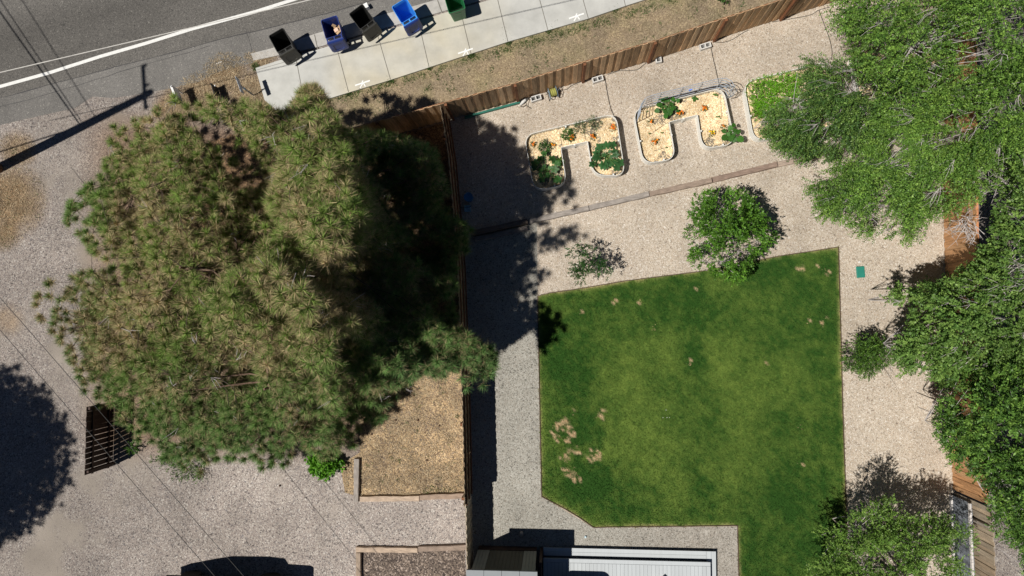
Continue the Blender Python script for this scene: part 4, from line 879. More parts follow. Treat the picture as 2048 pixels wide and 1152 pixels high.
# bare thorny brush over the cedar fence
def brush(px, py, z, n, R0, label, seed, aim=None):
    rr = random.Random(seed); p0 = at(px, py, z); root = MB(); base = at(px, py, 0)
    for i in range(n):
        a = rr.uniform(0, 2*math.pi); s_ = p0+Vector((rr.uniform(-.3, .3), rr.uniform(-.3, .3), rr.uniform(-.3, .3)))*R0
        d = Vector((math.cos(a), math.sin(a), rr.uniform(-.2, .5)))
        if aim: d = d*.6+Vector(aim)
        e_ = s_+d*R0*rr.uniform(.4, 1.1); m_ = (s_+e_)/2+Vector((rr.uniform(-.1, .1), rr.uniform(-.1, .1), rr.uniform(-.1, .15)))
        root.tube([s_, m_, e_], [.012, .008, .004], 3, cap=False)
        for j in range(2):
            t = m_.lerp(e_, rr.random()); root.tube([t, t+Vector((rr.uniform(-.25, .25), rr.uniform(-.25, .25), rr.uniform(-.1, .2)))], [.006, .003], 3, cap=False)
    root.tube([base, p0], [.05, .03], 6)
    return tag(root.build('bare_brush', M_grey_twig, loc=tuple(base)), label, 'dead brush', 'bare brush over the fence')
brush(1932, 448, 2.5, 42, .85, 'tangle of bare grey twigs lying over the orange cedar fence', 1, (-.3, -.2, 0))
brush(2008, 365, 3.0, 75, 1.1, 'thicker tangle of bare grey twigs behind the fence at the right edge', 2)

# ------------------------------------------------------------------ garden plants
def rosette(name, px, py, label, cat, n, R0, leaf, col, z=.28, h=.30, seed=1, group=None, lobes=True, inner=4):
    rr = random.Random(seed); c = at(px, py, z); root = empty(name, c, label, cat, group); mb = MB(); st = MB()
    for i in range(n):
        a = i*2.39996+rr.uniform(-.3, .3); q_ = rr.uniform(.35, 1) if i >= inner else rr.uniform(.1, .3); d = Vector((math.cos(a), math.sin(a), 0)); top = c+d*R0*q_+Vector((0, 0, h*rr.uniform(.6, 1.1)))
        st.tube([c, c+d*R0*q_*.4+Vector((0, 0, h*.7)), top], [.012, .009, .007], 5, (1, 1, 1))
        s = leaf*rr.uniform(.7, 1.15)*(1 if i >= inner else .6); g = rr.uniform(.75, 1.25); side = Vector((-d.y, d.x, 0)); ti = rr.uniform(-.25, .3); rol = rr.uniform(-.3, .3)
        vs = [top]; M_ = 20
        for k in range(M_):
            b = 2*math.pi*k/M_; rad = s*(.80+(.20*math.cos(5*b) if lobes else .06*math.cos(3*b))-(.35 if abs(b-math.pi) < .2 else 0)); ex = d*math.cos(b)*rad+side*math.sin(b)*rad
            vs.append(top+d*s*.35+ex+Vector((0, 0, -ti*math.cos(b)*rad+rol*math.sin(b)*rad-.25*rad*abs(math.sin(b*2.5))*.4)))
        mb.add(vs, [(0, 1+k, 1+(k+1) % M_) for k in range(M_)], (col[0]*g, col[1]*g, col[2]*g))
    mb.build('leaves', M_leaf, root, smooth=True); st.build('stems', mat('stem', (.10, .20, .05), .6), root)
    return root
rosette('squash_plant', 1212, 315, 'large lobed squash plant in the right arm of the first raised bed', 'squash plant', 19, .54, .165, (.045, .135, .042), seed=1)
rosette('squash_plant', 1094, 342, 'shaded squash plant in the lower left arm of the first raised bed', 'squash plant', 18, .52, .16, (.05, .14, .035), seed=2)
rosette('squash_plant', 1333, 219, 'medium green squash clump below the trellis in the middle raised bed', 'squash plant', 24, .38, .10, (.045, .15, .022), seed=3, lobes=False)
rosette('squash_plant', 1461, 272, 'broad leaved plant spilling over the right rim of the middle raised bed', 'squash plant', 13, .28, .14, (.055, .165, .025), seed=4, lobes=False, h=.4)
rosette('seedling', 1389, 198, 'small round leaved seedling at the back of the middle raised bed', 'seedling', 8, .1, .055, (.05, .15, .02), seed=5, lobes=False, h=.1)
rosette('seedling', 1429, 190, 'yellowish seedling below the right end of the pipe trellis', 'seedling', 6, .09, .04, (.10, .18, .03), seed=6, lobes=False, h=.08)
rosette('seedling', 1325, 266, 'tiny seedling in the left arm of the middle raised bed', 'seedling', 5, .06, .035, (.10, .17, .03), seed=7, lobes=False, h=.06)
rosette('seedling', 1437, 234, 'pale seedling in the right arm of the middle raised bed', 'seedling', 6, .08, .035, (.09, .15, .04), seed=8, lobes=False, h=.06)
rosette('seedling', 1333, 296, 'seedling near the lower end of the left arm of the middle raised bed', 'seedling', 5, .06, .035, (.09, .15, .03), seed=9, lobes=False, h=.06)
rosette('seedling', 1299, 268, 'little seedling beside the left wall of the middle raised bed', 'seedling', 5, .05, .03, (.09, .15, .03), seed=10, lobes=False, h=.06)
rosette('seedling', 1295, 223, 'seedling under the left end of the pipe trellis', 'seedling', 5, .05, .03, (.06, .13, .03), seed=12, lobes=False, h=.06)
def bushy(px, py, R0, label, col, seed, h=.4, z=.28, cat='garden plant', name='garden_plant', k=1):
    rr_ = np.random.default_rng(seed); c = at(px, py, z); n = int(150*k*R0/.25); u = unit(rr_.normal(0, 1, (n, 3))); u[:, 2] = np.abs(u[:, 2]); p = np.array(c)+u*np.array([R0, R0, h])*rr_.uniform(.3, 1, (n, 1))
    root = empty(name, c, label, cat); V, Fc, cc = leaf_sprays(p, u+np.array([0, 0, .1]), .09, 7, .035, .012, np.tile(col, (n, 1))*rr_.uniform(.7, 1.3, (n, 1)), r=rr_); npmesh('leaves', V, Fc, M_leaf, cc, parent=root)
    mb = MB()
    for i in range(0, n, 12): mb.tube([c, Vector(p[i])], [.008, .004], 4)
    mb.build('stems', M_brtwig, root); return root
bushy(1136, 271, .2, 'bright green feathery plant beside an orange marigold in the first raised bed', (.06, .18, .025), 51, .28)
bushy(1089, 296, .2, 'half shaded green feathery plant in the first raised bed', (.05, .16, .03), 52, .28)
bushy(1160, 256, .22, 'grey green airy tomato plant at the back of the first raised bed', (.11, .17, .08), 53, .45, cat='tomato plant', name='tomato_plant', k=.6)
bushy(1187, 248, .24, 'grey green tomato plant nearer the right end of the first raised bed', (.12, .175, .08), 54, .45, cat='tomato plant', name='tomato_plant', k=.6)
bushy(1119, 325, .12, 'sunlit yellow green leafy plant at the inner edge of the first raised bed', (.08, .20, .03), 55, .25)
bushy(1510, 228, .16, 'light green leafy plant by the left wall of the third raised bed', (.16, .26, .04), 56, .25)
def marigold(px, py, label, seed, fm=None, nf=9):
    rr = random.Random(seed); c = at(px, py, .28); root = empty('marigold', c, label, 'marigold', 'marigolds in the raised beds')
    rr_ = np.random.default_rng(seed); u = unit(rr_.normal(0, 1, (40, 3))); u[:, 2] = np.abs(u[:, 2]); p = np.array(c)+u*.11*rr_.uniform(.3, 1, (40, 1))
    V, Fc, cc = leaf_sprays(p, u, .06, 6, .025, .008, np.tile([.06, .12, .025], (40, 1)), r=rr_); npmesh('leaves', V, Fc, M_leaf, cc, parent=root)
    for i in range(nf):
        a = rr.uniform(0, 6.28); d = rr.uniform(.0, .11); q_ = c+Vector((math.cos(a)*d, math.sin(a)*d, rr.uniform(.08, .16))); mb = MB(); g = rr.uniform(.5, 1.2)
        mb.lathe(q_, [(.004, -.008), (.026, .0), (.030, .008), (.016, .018), (.004, .02)], 9, (g, g*rr.uniform(.6, 1.5), g)); mb.build('flower', fm or M_flower, root)
for i, (x_, y_, lb) in enumerate([(1066, 290, 'shaded marigold at the far left of the first raised bed'), (1105, 292, 'dim marigold beside the feathery plant of the first raised bed'), (1143, 278, 'orange marigold tucked beside the bright feathery plant of the first raised bed'), (1186, 274, 'orange marigold at the inner corner of the first raised bed'), (1224, 256, 'red orange marigold near the top right corner of the first raised bed'),
                                  (1359, 228, 'large orange marigold beside the squash clump in the middle raised bed'), (1408, 218, 'orange marigold at the top of the right arm of the middle raised bed'), (1309, 284, 'orange marigold low in the left arm of the middle raised bed'), (1301, 246, 'sparse small marigold high in the left arm of the middle raised bed'), (1446, 256, 'orange marigold touching the plant on the right rim of the middle raised bed')]):
    marigold(x_, y_, lb, 70+i, nf=5 if i in (0, 1, 8, 9) else 11)
marigold(1422, 267, 'yellow marigold in the right arm of the middle raised bed', 90, M_yflower, 9)

# drip lines, hoses ---------------------------------------------------------
def hose(pts, label, rad=.012, m=None, z=.02, name='garden_hose', cat='hose', grp=None):
    P_ = [at(p[0], p[1], p[2] if len(p) > 2 else z) for p in pts]; out = []
    for i in range(len(P_)-1):
        p0, p1, p2, p3 = P_[max(i-1, 0)], P_[i], P_[i+1], P_[min(i+2, len(P_)-1)]
        for k in range(5):
            t = k/5; out.append(.5*((2*p1)+(p2-p0)*t+(2*p0-5*p1+4*p2-p3)*t*t+(3*p1-p0-3*p2+p3)*t**3))
    out.append(P_[-1]); mb = MB(); mb.tube(out, rad, 6); o = mb.build(name, m or M_hose, loc=tuple(P_[0])); return tag(o, label, cat, grp)
hg = 'black irrigation tubes'
hose([(1210, 158), (1213, 175), (1217, 198), (1222, 218), (1228, 231)], 'black tube from the cinder block down to the first raised bed', grp=hg)
hose([(1421, 90), (1426, 115), (1432, 140), (1439, 172)], 'black tube from the fence down to the middle raised bed', grp=hg)
hose([(1638, 20), (1647, 45), (1658, 75), (1664, 100), (1663, 120)], 'dark tube curving from the fence to the tree at the upper right', grp=hg)
hose([(1116, 180), (1132, 179), (1142, 172), (1155, 166), (1185, 156)], 'thin tube sagging off the fence base beside the hose reel', rad=.009, grp=hg)
hose([(1215, 149), (1240, 141), (1258, 141), (1275, 139), (1288, 129), (1300, 122)], 'thin tube looping between the fence and the small single block', rad=.009, grp=hg)
hose([(1425, 84), (1450, 84), (1470, 76), (1485, 66), (1497, 60)], 'thin tube looping right of the cinder block farthest up the fence', rad=.009, grp=hg)
hose([(1545, 44), (1580, 38), (1620, 30), (1638, 20), (1660, 14)], 'thin tube along the base of the fence near the right hand trees', rad=.009, grp=hg)
hose([(1117, 257, .29), (1121, 275, .29), (1124, 293, .29)], 'drip line crossing the back strip of the first raised bed', rad=.006, grp=hg)
hose([(1165, 246, .29), (1168, 262, .29), (1172, 281, .29)], 'second drip line in the back strip of the first raised bed', rad=.006, grp=hg)
hose([(1440, 186, .29), (1442, 210, .29), (1444, 235, .29)], 'drip line down the right arm of the middle raised bed', rad=.006, grp=hg)
hose([(1308, 302, .29), (1325, 297, .29), (1345, 292, .29)], 'drip line across the lower left arm of the middle raised bed', rad=.006, grp=hg)
hose([(1302, 268, .29), (1320, 255, .29), (1338, 244, .29)], 'slanting drip line across the left arm of the middle raised bed', rad=.006, grp=hg)
def cinder(px, py, rz, label, single=False):
    c = at(px, py); root = MB(); L = .2 if single else .39; wd = .19; h = .19; t = .032
    def b(x, y, sx, sy): 
        v = Matrix.Rotation(rz, 3, 'Z') @ Vector((x, y, 0)); root.box((c.x+v.x, c.y+v.y, h/2), (sx, sy, h), rz)
    b(0, wd/2-t/2, L, t); b(0, -wd/2+t/2, L, t)
    for x in ((-L/2+t/2, L/2-t/2) if single else (-L/2+t/2, 0, L/2-t/2)): b(x, 0, t, wd-2*t-.002)
    root.box((c.x, c.y, .02), (L-.07, wd-.07, .03), rz, (.2, .2, .2))
    o = root.build('cinder_block', M_block, loc=tuple(c)); return tag(o, label, 'cinder block', 'cinder blocks along the fence')
a_ = .29
cinder(1072, 199, a_, 'grey hollow cinder block between the sprinkler and the hose reel'); cinder(1195, 161, a_, 'grey hollow cinder block at the top of the tube to the first raised bed'); cinder(1409, 95, a_, 'grey hollow cinder block at the top of the tube to the middle raised bed'); cinder(1316, 123, .15, 'small single celled half block by the fence', True)
# hose reel
c = at(1106, 189); root = empty('hose_reel', c, 'hose reel wound with olive hose by the base of the long fence', 'hose reel')
M3 = Matrix.Rotation(.29, 3, 'Z'); X_ = M3 @ Vector((1, 0, 0)); Y_ = M3 @ Vector((0, 1, 0)); Z_ = Vector((0, 0, 1)); c2 = c+Z_*.24
mb = MB()
for j in range(9):
    for lay in range(2):
        rr_ = .13-lay*.02; cx = c2+X_*(-.10+j*.025)
        mb.tube([cx+(Y_*math.cos(t)+Z_*math.sin(t))*rr_ for t in np.linspace(0, 2*math.pi, 17)], .0125, 5, (1, 1, 1) if j % 3 else (.6, .6, .6), cap=False)
mb.build('wound_hose', M_yhose, root)
for sx in (-.14, .14):
    mb = MB(); cx = c2+X_*sx; mb.tube([cx+(Y_*math.cos(t)+Z_*math.sin(t))*.21 for t in np.linspace(0, 2*math.pi, 25)], .012, 6, cap=False)
    for t in np.linspace(0, 2*math.pi, 6)[:-1]: mb.tube([cx, cx+(Y_*math.cos(t)+Z_*math.sin(t))*.21], .008, 5)
    mb.build('reel_flange', M_steelblue, root)
mb = MB()
for sx in (-.19, .19):
    cx = c2+X_*sx; mb.tube([cx, cx-Y_*.2-Z_*.23], .013, 6); mb.tube([cx, cx+Y_*.15-Z_*.23], .013, 6)
mb.tube([c2-X_*.26, c2+X_*.22], .012, 6); mb.build('stand', M_hose, root)
mb = MB(); mb.tube([c2+X_*.22, c2+X_*.24+Y_*.1, c2+X_*.30+Y_*.1], .01, 6); mb.build('crank', M_steelblue, root)
# bag / sprayer left of it
c = at(1050, 203); root = empty('garden_sprayer', c, 'small grey sprayer with a curved wand lying beside the green board end', 'sprayer')
mb = MB(); mb.tube([at(1040, 210, .06), at(1045, 205, .08), at(1050, 200, .09), at(1056, 196, .08)], [.03, .06, .055, .03], 10); mb.build('tank', M_block, root, smooth=True)
mb = MB(); mb.tube([at(1052, 192, .2), at(1053, 200, .22), at(1052, 207, .15), at(1055, 213, .05), at(1063, 217, .02)], .01, 6); mb.build('wand', M_hose, root)
mb = MB(); mb.tube([at(1055, 196, .1), at(1060, 194, .25), at(1051, 199, .26)], .016, 6); mb.tube([at(1040, 212, .05), at(1046, 214, .03), at(1052, 210, .03)], .012, 6); mb.build('handle', M_hose, root)
mb = MB(); A = at(930, 235, .07); B = at(1040, 205, .07); mb.beam(A, B, .07, .14); tag(mb.build('edging_board', M_teal, loc=tuple(at(930, 235))), 'long teal green board lying along the base of the fence', 'board')
mb = MB(); mb.box(at(1721, 544, .02), (.29, .40, .05), .06); o = mb.build('valve_box_lid', M_valve, loc=tuple(at(1721, 544)), bevel=.03); tag(o, 'green rectangular irrigation valve lid in the gravel right of the lawn', 'valve lid')
mb = MB(); mb.box(at(1718, 524, .02), (.05, .04, .03), .3); mb.box(at(1720.5, 523, .045), (.03, .02, .03), .5, (.5, .5, .5)); tag(mb.build('marker_cap', M_paper, loc=tuple(at(1718, 524))), 'tiny white cap in the gravel just above the green valve lid', 'cap')
def bucket(px, py, r0, r1, h, m, label, sq=False, name='bucket', cat='bucket'):
    c = at(px, py); root = empty(name, c, label, cat); mb = MB(); n = 4 if sq else 20
    mb.lathe(c, [(r0, 0), (r1, h), (r1*1.06, h), (r1*1.06, h+.015), (r1*.93, h+.015), (r1*.9, h-.02)], n); mb.build('body', m, root)
    return root, c
bucket(939, 397, .14, .155, .34, M_bluedisc, 'round blue topped bucket in shade against the side fence', name='bucket')
rt, c = bucket(937, 419, .13, .15, .25, M_bluebox, 'pale blue square tub in shade against the side fence', True, 'tub', 'tub'); rt.rotation_euler = (0, 0, 0)
for ch in rt.children: ch.rotation_euler = (0, 0, math.pi/4)
mb = MB(); mb.tube([at(921, 415, .45), at(934, 415, .32), at(942, 413, .32)], .01, 6); mb.build('handle', M_hose, rt)
def rockmesh(px, py, r0, label, m, sx=1, name='rock', cat='rock', seed=1, smooth=True, z=.0):
    c = at(px, py, z); rr = random.Random(seed); mb = MB(); mb.lathe(c, [(r0*.6, 0), (r0*.95, r0*.3), (r0, r0*.6), (r0*.75, r0*1.05), (r0*.3, r0*1.25), (.004, r0*1.28)], 12, sx=sx, sy=1)
    mb.v = [(v[0]+rr.uniform(-.04, .04)*r0, v[1]+rr.uniform(-.04, .04)*r0, v[2]) for v in mb.v]; return tag(mb.build(name, m, loc=tuple(c), smooth=smooth), label, cat)
rockmesh(943, 464, .15, 'pale rounded stone at the foot of the side fence by the shaded step', M_bluebox, .8, seed=2)
rockmesh(1043, 1067, .09, 'grey rounded stone in the shed shadow', M_rock, .8, seed=3)
def ball(px, py, r0, m, label):
    c = at(px, py); mb = MB(); mb.lathe((c.x, c.y, r0), [(r0*math.cos(a)+.0005, r0*math.sin(a)) for a in np.linspace(-math.pi/2, math.pi/2, 11)], 16); tag(mb.build('ball', m, loc=tuple(c), smooth=True), label, 'ball')
ball(1171, 1073, .04, M_ball, 'small pale blue ball on the gravel path beside the lawn corner')
for i, (x_, y_) in enumerate([(1332, 820), (1339, 835), (1334, 835), (1326, 835)]):
    ball(x_, y_, .013, M_paper, ['topmost of the four tiny white balls on the lawn', 'rightmost of the four tiny white balls on the lawn', 'middle one of the row of three tiny white balls on the lawn', 'leftmost of the four tiny white balls on the lawn'][i])
# pine cones & bits
def cone(px, py, label, i):
    c = at(px, py, .0); mb = MB()
    mb.lathe((c.x, c.y, .0), [(.01, 0), (.034, .012), (.028, .02), (.038, .03), (.026, .042), (.028, .05), (.012, .062)], 9, (.5, .4, .35)); return tag(mb.build('pine_cone', M_bark, loc=tuple(c)), label, 'pine cone', 'pine cones in the dry grass')
for i, (x_, y_, lb) in enumerate([(560, 971, 'lone dark pine cone on the gravel below the bright shrub'), (828, 791, 'pine cone near the lit foliage tip above the dry grass bed'), (792, 840, 'pine cone on the upper left of the dry grass bed'), (744, 868, 'pine cone by the foliage at the left of the dry grass bed'), (879, 851, 'pine cone near the side fence in the dry grass bed'), (797, 817, 'pine cone midway up the left of the dry grass bed'), (836, 840, 'pine cone just right of the middle of the dry grass bed'), (854, 920, 'pine cone in the lower part of the dry grass bed')]): cone(x_, y_, lb, i)
mb = MB(); mb.tube([at(870, 911, .03), at(878, 905, .035), at(881, 903, .03)], [.015, .018, .01], 6); tag(mb.build('dead_stick', M_bark, loc=tuple(at(872, 910))), 'short dark stick lying in the dry grass bed', 'stick')

# ------------------------------------------------------------------ wheelie bins
def bin_(px, py, rz, m, lidm, label, lid='hang', grp='wheeled bins on the kerb'):
    c = at(px, py); root = empty('wheelie_bin', (0, 0, 0), label, 'wheelie bin', grp); h = 1.04
    wb, db, wt, dt = .44, .50, .58, .68              # bottom and top width/depth, front is +y
    def ring(w_, d_, z, yo=0, bow=0):
        r0 = .05; pts = []
        for sx, sy, a0 in ((1, -1, -90), (1, 1, 0), (-1, 1, 90), (-1, -1, 180)):
            for k in range(4):
                a = math.radians(a0+30*k); pts.append((sx*(w_/2-r0)+r0*math.cos(a), sy*(d_/2-r0)+r0*math.sin(a)+yo+(bow*(1-(2*(sx*(w_/2-r0)+r0*math.cos(a))/w_)**2) if sy > 0 else 0), z))
        return pts
    rings = [ring(wb, db, .06), ring(wb+.01, db+.02, .1), ring(wt-.04, dt-.05, h-.16, .0), ring(wt-.03, dt-.04, h-.10), ring(wt, dt, h-.09, 0, .03), ring(wt, dt, h, 0, .03), ring(wt-.035, dt-.035, h, 0, .03), ring(wt-.06, dt-.07, h-.1), ring(wb-.03, db-.03, .1)]
    vs = [p for r_ in rings for p in r_]; n = 16; fs = [tuple(range(n))[::-1], tuple(range(8*n, 9*n))]
    for i in range(8):
        for k in range(n): k2 = (k+1) % n; fs.append((i*n+k, i*n+k2, (i+1)*n+k2, (i+1)*n+k))
    mb = MB(); mb.add(vs, fs); mb.build('body', m, root, smooth=False)
    yb = -dt/2; mb = MB()                                # handle frame behind the rim, two grips with gaps
    for x in (-.25, 0, .25): mb.box((x, yb-.05, h-.03), (.045, .10, .05))
    mb.tube([(-.27, yb-.10, h-.03), (.27, yb-.10, h-.03)], .02, 8); mb.build('handle', m, root)
    if lid == 'hang':
        L = .66; t = .14; mb = MB(); o_ = Vector((0, yb-.115, h-.02)); dn = Vector((0, -math.sin(t), -math.cos(t))); nn = Vector((0, -math.cos(t), math.sin(t)))
        # domed lid: outline rounded at the free end; inner panel raised
        out = [(-.29, 0), (.29, 0), (.30, .55), (.26, .63), (.14, .66), (-.14, .66), (-.26, .63), (-.30, .55)]
        def pt(u, v, k): return o_+Vector((1, 0, 0))*u+dn*v+nn*k
        r0 = [pt(u, v, -.0) for u, v in out]; r1 = [pt(u, v, .035) for u, v in out]; r2 = [pt(u*.86, .04+v*.87, .06) for u, v in out]; r3 = [pt(u*.55, .16+v*.55, .065) for u, v in out]; r4 = [pt(u*.50, .18+v*.5, .045) for u, v in out]
        v_ = r0+r1+r2+r3+r4; f_ = [tuple(range(8))[::-1], tuple(range(32, 40))]
        for i in range(4):
            for k in range(8): k2 = (k+1) % 8; f_.append((i*8+k, i*8+k2, (i+1)*8+k2, (i+1)*8+k))
        mb.add(v_, f_); mb.build('lid', lidm, root)
    for x in (-.25, .25):
        mb = MB(); mb.tube([(x-.035, -.26, .12), (x+.035, -.26, .12)], .12, 16); mb.build('wheel', M_tyre, root)
    mb = MB(); mb.tube([(-.24, -.26, .12), (.24, -.26, .12)], .012, 6); mb.build('axle', M_tyre, root)
    mb = MB(); mb.box((0, dt/2-.035, h-.30), (.2, .012, .05), 0, (2.5, 2.5, 2.5), tilt=(-.05, 0)); mb.build('grip_ridge', lidm, root)
    root.location = (c.x, c.y, .0); root.rotation_euler = (0, 0, rz); root.scale = (1.07, 1.05, 1.02)
    return root
def rim_at(px, py): return at(px, py, 1.04)
def place_bin(px, py, deg, *a, z=.0, **k):
    q_ = rim_at(px, py); o = bin_(0, 0, math.radians(deg), *a, **k); o.location = (q_.x, q_.y, z); return o
place_bin(561, 81, 29, M_black, M_blacklid, 'empty black wheelie bin with its lid hanging open, leftmost on the kerb')
b_ = place_bin(663, 55, 16, M_navy, M_navy, 'navy wheelie bin holding torn cardboard, its lid hanging open')
place_bin(723, 34, 36, M_black, M_blacklid, 'empty black wheelie bin between the navy bin and the bright blue bin')
place_bin(808, 22, 31, M_blue, M_navy, 'bright blue wheelie bin with a darker blue lid hanging open')
place_bin(909, 3, 196, M_green, M_green, 'green wheelie bin cut off by the top edge', z=.0)
# cardboard inside the navy bin
c = rim_at(667, 52); rr = random.Random(3); root = empty('cardboard_scraps', (c.x, c.y, .6), 'torn brown cardboard lying inside the navy bin', 'cardboard')
for i, (dx, dy, sx, sy, rz, g) in enumerate([(.02, .10, .26, .16, .4, 1), (.12, -.02, .13, .32, .25, 1.15), (.0, -.02, .16, .12, .5, 1.6), (-.07, .12, .14, .10, -.3, .9), (.10, -.16, .14, .10, .7, 1.1)]):
    mb = MB(); mb.box((c.x+dx, c.y+dy, .66+.045*i), (sx, sy, .02), rz, (g, g, g*(1.3 if g > 1.5 else 1)), tilt=(rr.uniform(-.4, .4), rr.uniform(-.4, .4))); mb.build('scrap', M_card, root)
mb = MB(); mb.box(at(733, 13, .12), (.17, .19, .20), .45, taper=.9); mb.box(at(733.5, 12.2, .235), (.10, .11, .02), .45); tag(mb.build('paper_bag', M_paper, loc=tuple(at(733, 13))), 'small white paper bag standing behind the second black bin', 'paper bag')

# ------------------------------------------------------------------ signs
def panel(name, a, b, h0, h1, m, label, postm, cat='sign', th=.03, postz=None, base=None):
    c = (at(*a)+at(*b))/2; root = empty(name, c, label, cat); A = at(*a); B = at(*b); d = B-A
    mb = MB(); mb.beam(A+Vector((0, 0, (h0+h1)/2)), B+Vector((0, 0, (h0+h1)/2)), th, h1-h0); mb.build('panel', m, root)
    for t in (.08, .92):
        p = A+d*t; mb = MB(); mb.box((p.x, p.y, (h1+.04)/2), (.035, .035, h1+.04)); mb.build('stake', postm, root)
    return root
M_wsign = mat('white_sign', (.8, .8, .8), .5, .03)
panel('yard_sign', (365, 185), (377, 216), .35, .78, M_wsign, 'white yard sign seen edge on beside the road shoulder, left of the dark board', M_wsign, th=.07)
rt = panel('sign_board', (436, 176), (446, 207), .05, .55, M_signdark, 'dark sandwich board with a white knob among the dry grass', M_signdark)
mb = MB(); q_ = at(430, 171, .6); mb.lathe(q_, [(.01, -.03), (.032, 0), (.02, .03), (.003, .035)], 10); mb.build('knob', M_wsign, rt)
base = at(508, 191); root = empty('street_sign', base, 'grey backed street sign on a thin post beside the end of the sidewalk', 'sign')
mb = MB(); mb.tube([base, base+Vector((0, 0, 1.05))], .024, 8); mb.build('post', M_steelblue, root)
mb = MB(); d = (at(487, 196)-at(474, 160)).normalized(); p = base+Vector((0, 0, 1.16)); mb.beam(p-d*.30, p+d*.30, .02, .26, (1, 1, 1)); mb.build('sign_panel', M_signgrey, root, bevel=.004)
mb = MB()
for t in (-.18, 0.0, .18): mb.box(p+d*t+Vector((0, 0, .135)), (.03, .03, .012), 0, (.4, .4, .4))
mb.tube([base+Vector((0, 0, .72)), base+Vector((0, 0, .80))], .04, 10); mb.build('bracket', M_steelblue, root)

# ------------------------------------------------------------------ utility pole and wires
base = at(-3, 337); root = empty('utility_pole', base, 'wooden utility pole whose foot stands at the left edge, its long shadow on the gravel', 'utility pole')
mb = MB(); mb.tube([base, base+Vector((0, 0, 12.0))], [.20, .14], 14); mb.build('pole', M_pole, root)
mb = MB(); q_ = base+Vector((0, 0, 11.6)); mb.beam(q_+Vector((-.12, 1.15, 0)), q_+Vector((.02, -.55, 0)), .1, .12); mb.build('crossarm', M_pole, root)
for yy in (1.1, .35, -.5):
    mb = MB(); mb.lathe(q_+Vector((-.1 if yy > 1 else 0, yy, .06)), [(.03, 0), (.06, .05), (.035, .09), (.06, .13), (.02, .18)], 10); mb.build('insulator', M_rock, root)
def wire(A, B, rad, m, label, sag=.15, grp='overhead wires', n=24):
    A = Vector(A); B = Vector(B); pts = [A.lerp(B, i/n)-Vector((0, 0, sag*4*(i/n)*(1-i/n))) for i in range(n+1)]; mb = MB(); mb.tube(pts, rad, 5); return tag(mb.build('overhead_wire', m, loc=tuple(A)), label, 'wire', grp)
pole = lambda z: base+Vector((.12, .1, z))
a0 = at(0, 145, 5.5); a1 = at(397, 52, 5.5); far = a0+(a1-a0)*4
wire(a0-(a1-a0)*.9, far, .013, M_pcable, 'pale wire crossing above the road just over the white lane line', 0)
sdx = Vector((-.53, .72, 0))
for k, (zz, rr_) in enumerate([(6.3, .028), (6.5, .018), (7.5, .016)]):
    wire(pole(zz), pole(zz)+Vector((-.60, .80, 0)).normalized()*26+Vector((.9*k, 0, 0)), rr_, M_cable, ['thick wire leaving the pole across the road', 'thin wire leaving the pole across the road below the top one', 'upper wire leaving the pole across the road'][k], .0)
wire(pole(6.2), pole(5.6)+Vector((-12, -3.4, 0)), .03, M_cable, 'wire leaving the pole to the left beyond the frame', .1)
for (p0, p1, z, lb) in [((0, 595), (453, 1113), 4.2, 'upper service wire sloping over the drive to the lower edge'), ((0, 660), (428, 1151), 4.0, 'lower service wire sloping over the drive and the slatted screen')]:
    A = at(*p0, z+.3); B = at(*p1, z-.2); wire(A-(B-A)*.5, B+(B-A)*.9, .009, M_cable, lb, .0)

# ------------------------------------------------------------------ deck, shed, vehicle
def deck_poly(px_list, z): return [at(x, y, z) for x, y in px_list]
root = empty('deck', at(1250, 1150), 'pale grey composite deck with a lower border step at the bottom edge', 'deck')
h1, h2 = .20, .40
L0 = at(1087, 1106, h1); R0 = at(1432, 1103, h1); zt = R0.y; yb = zt-5.0
def flat_boards(x0, x1, y0, y1, z, name, nx, ny_, parent, th=.025, gap=.006):
    mb = MB(); sx = (x1-x0)/nx; sy = (y1-y0)/ny_
    for i in range(nx):
        for j in range(ny_):
            g = random.uniform(.95, 1.05); mb.box((x0+(i+.5)*sx, y0+(j+.5)*sy, z-th/2), (sx-gap, sy-gap, th), 0, (g, g, g))
    return mb.build(name, M_deck, parent)
LS = L0.x; RS = R0.x
flat_boards(LS, RS-.33, zt-.28, zt, h1, 'step_board', 1, 2, root)
flat_boards(RS-.33+.003, RS, yb, zt, h1, 'step_board', 2, 1, root)
I0 = at(1087, 1125, h2); I1 = at(1421, 1119, h2); yi = (I0.y+I1.y)/2+.03; xi = I1.x
mb = MB(); mb.box(((LS+RS-.04)/2, (yb+zt-.04)/2, h1/2-.02), (RS-LS-.04, zt-yb-.04, h1-.06)); mb.build('step_frame', M_dkgap, root)
mb = MB(); mb.box(((LS+xi-.03)/2, (yb+yi-.03)/2, (h1+h2)/2-.02), (xi-LS-.03, yi-yb-.03, h2-h1-.03)); mb.build('deck_frame', M_dkgap, root)
flat_boards(LS, xi, yi-.14, yi, h2, 'border_board', 1, 1, root)
flat_boards(xi-.14, xi, yb, yi-.143, h2, 'border_board', 1, 1, root)
flat_boards(LS, xi-.143, yb, yi-.143, h2, 'deck_board', int((xi-LS-.14)/.131), 1, root)
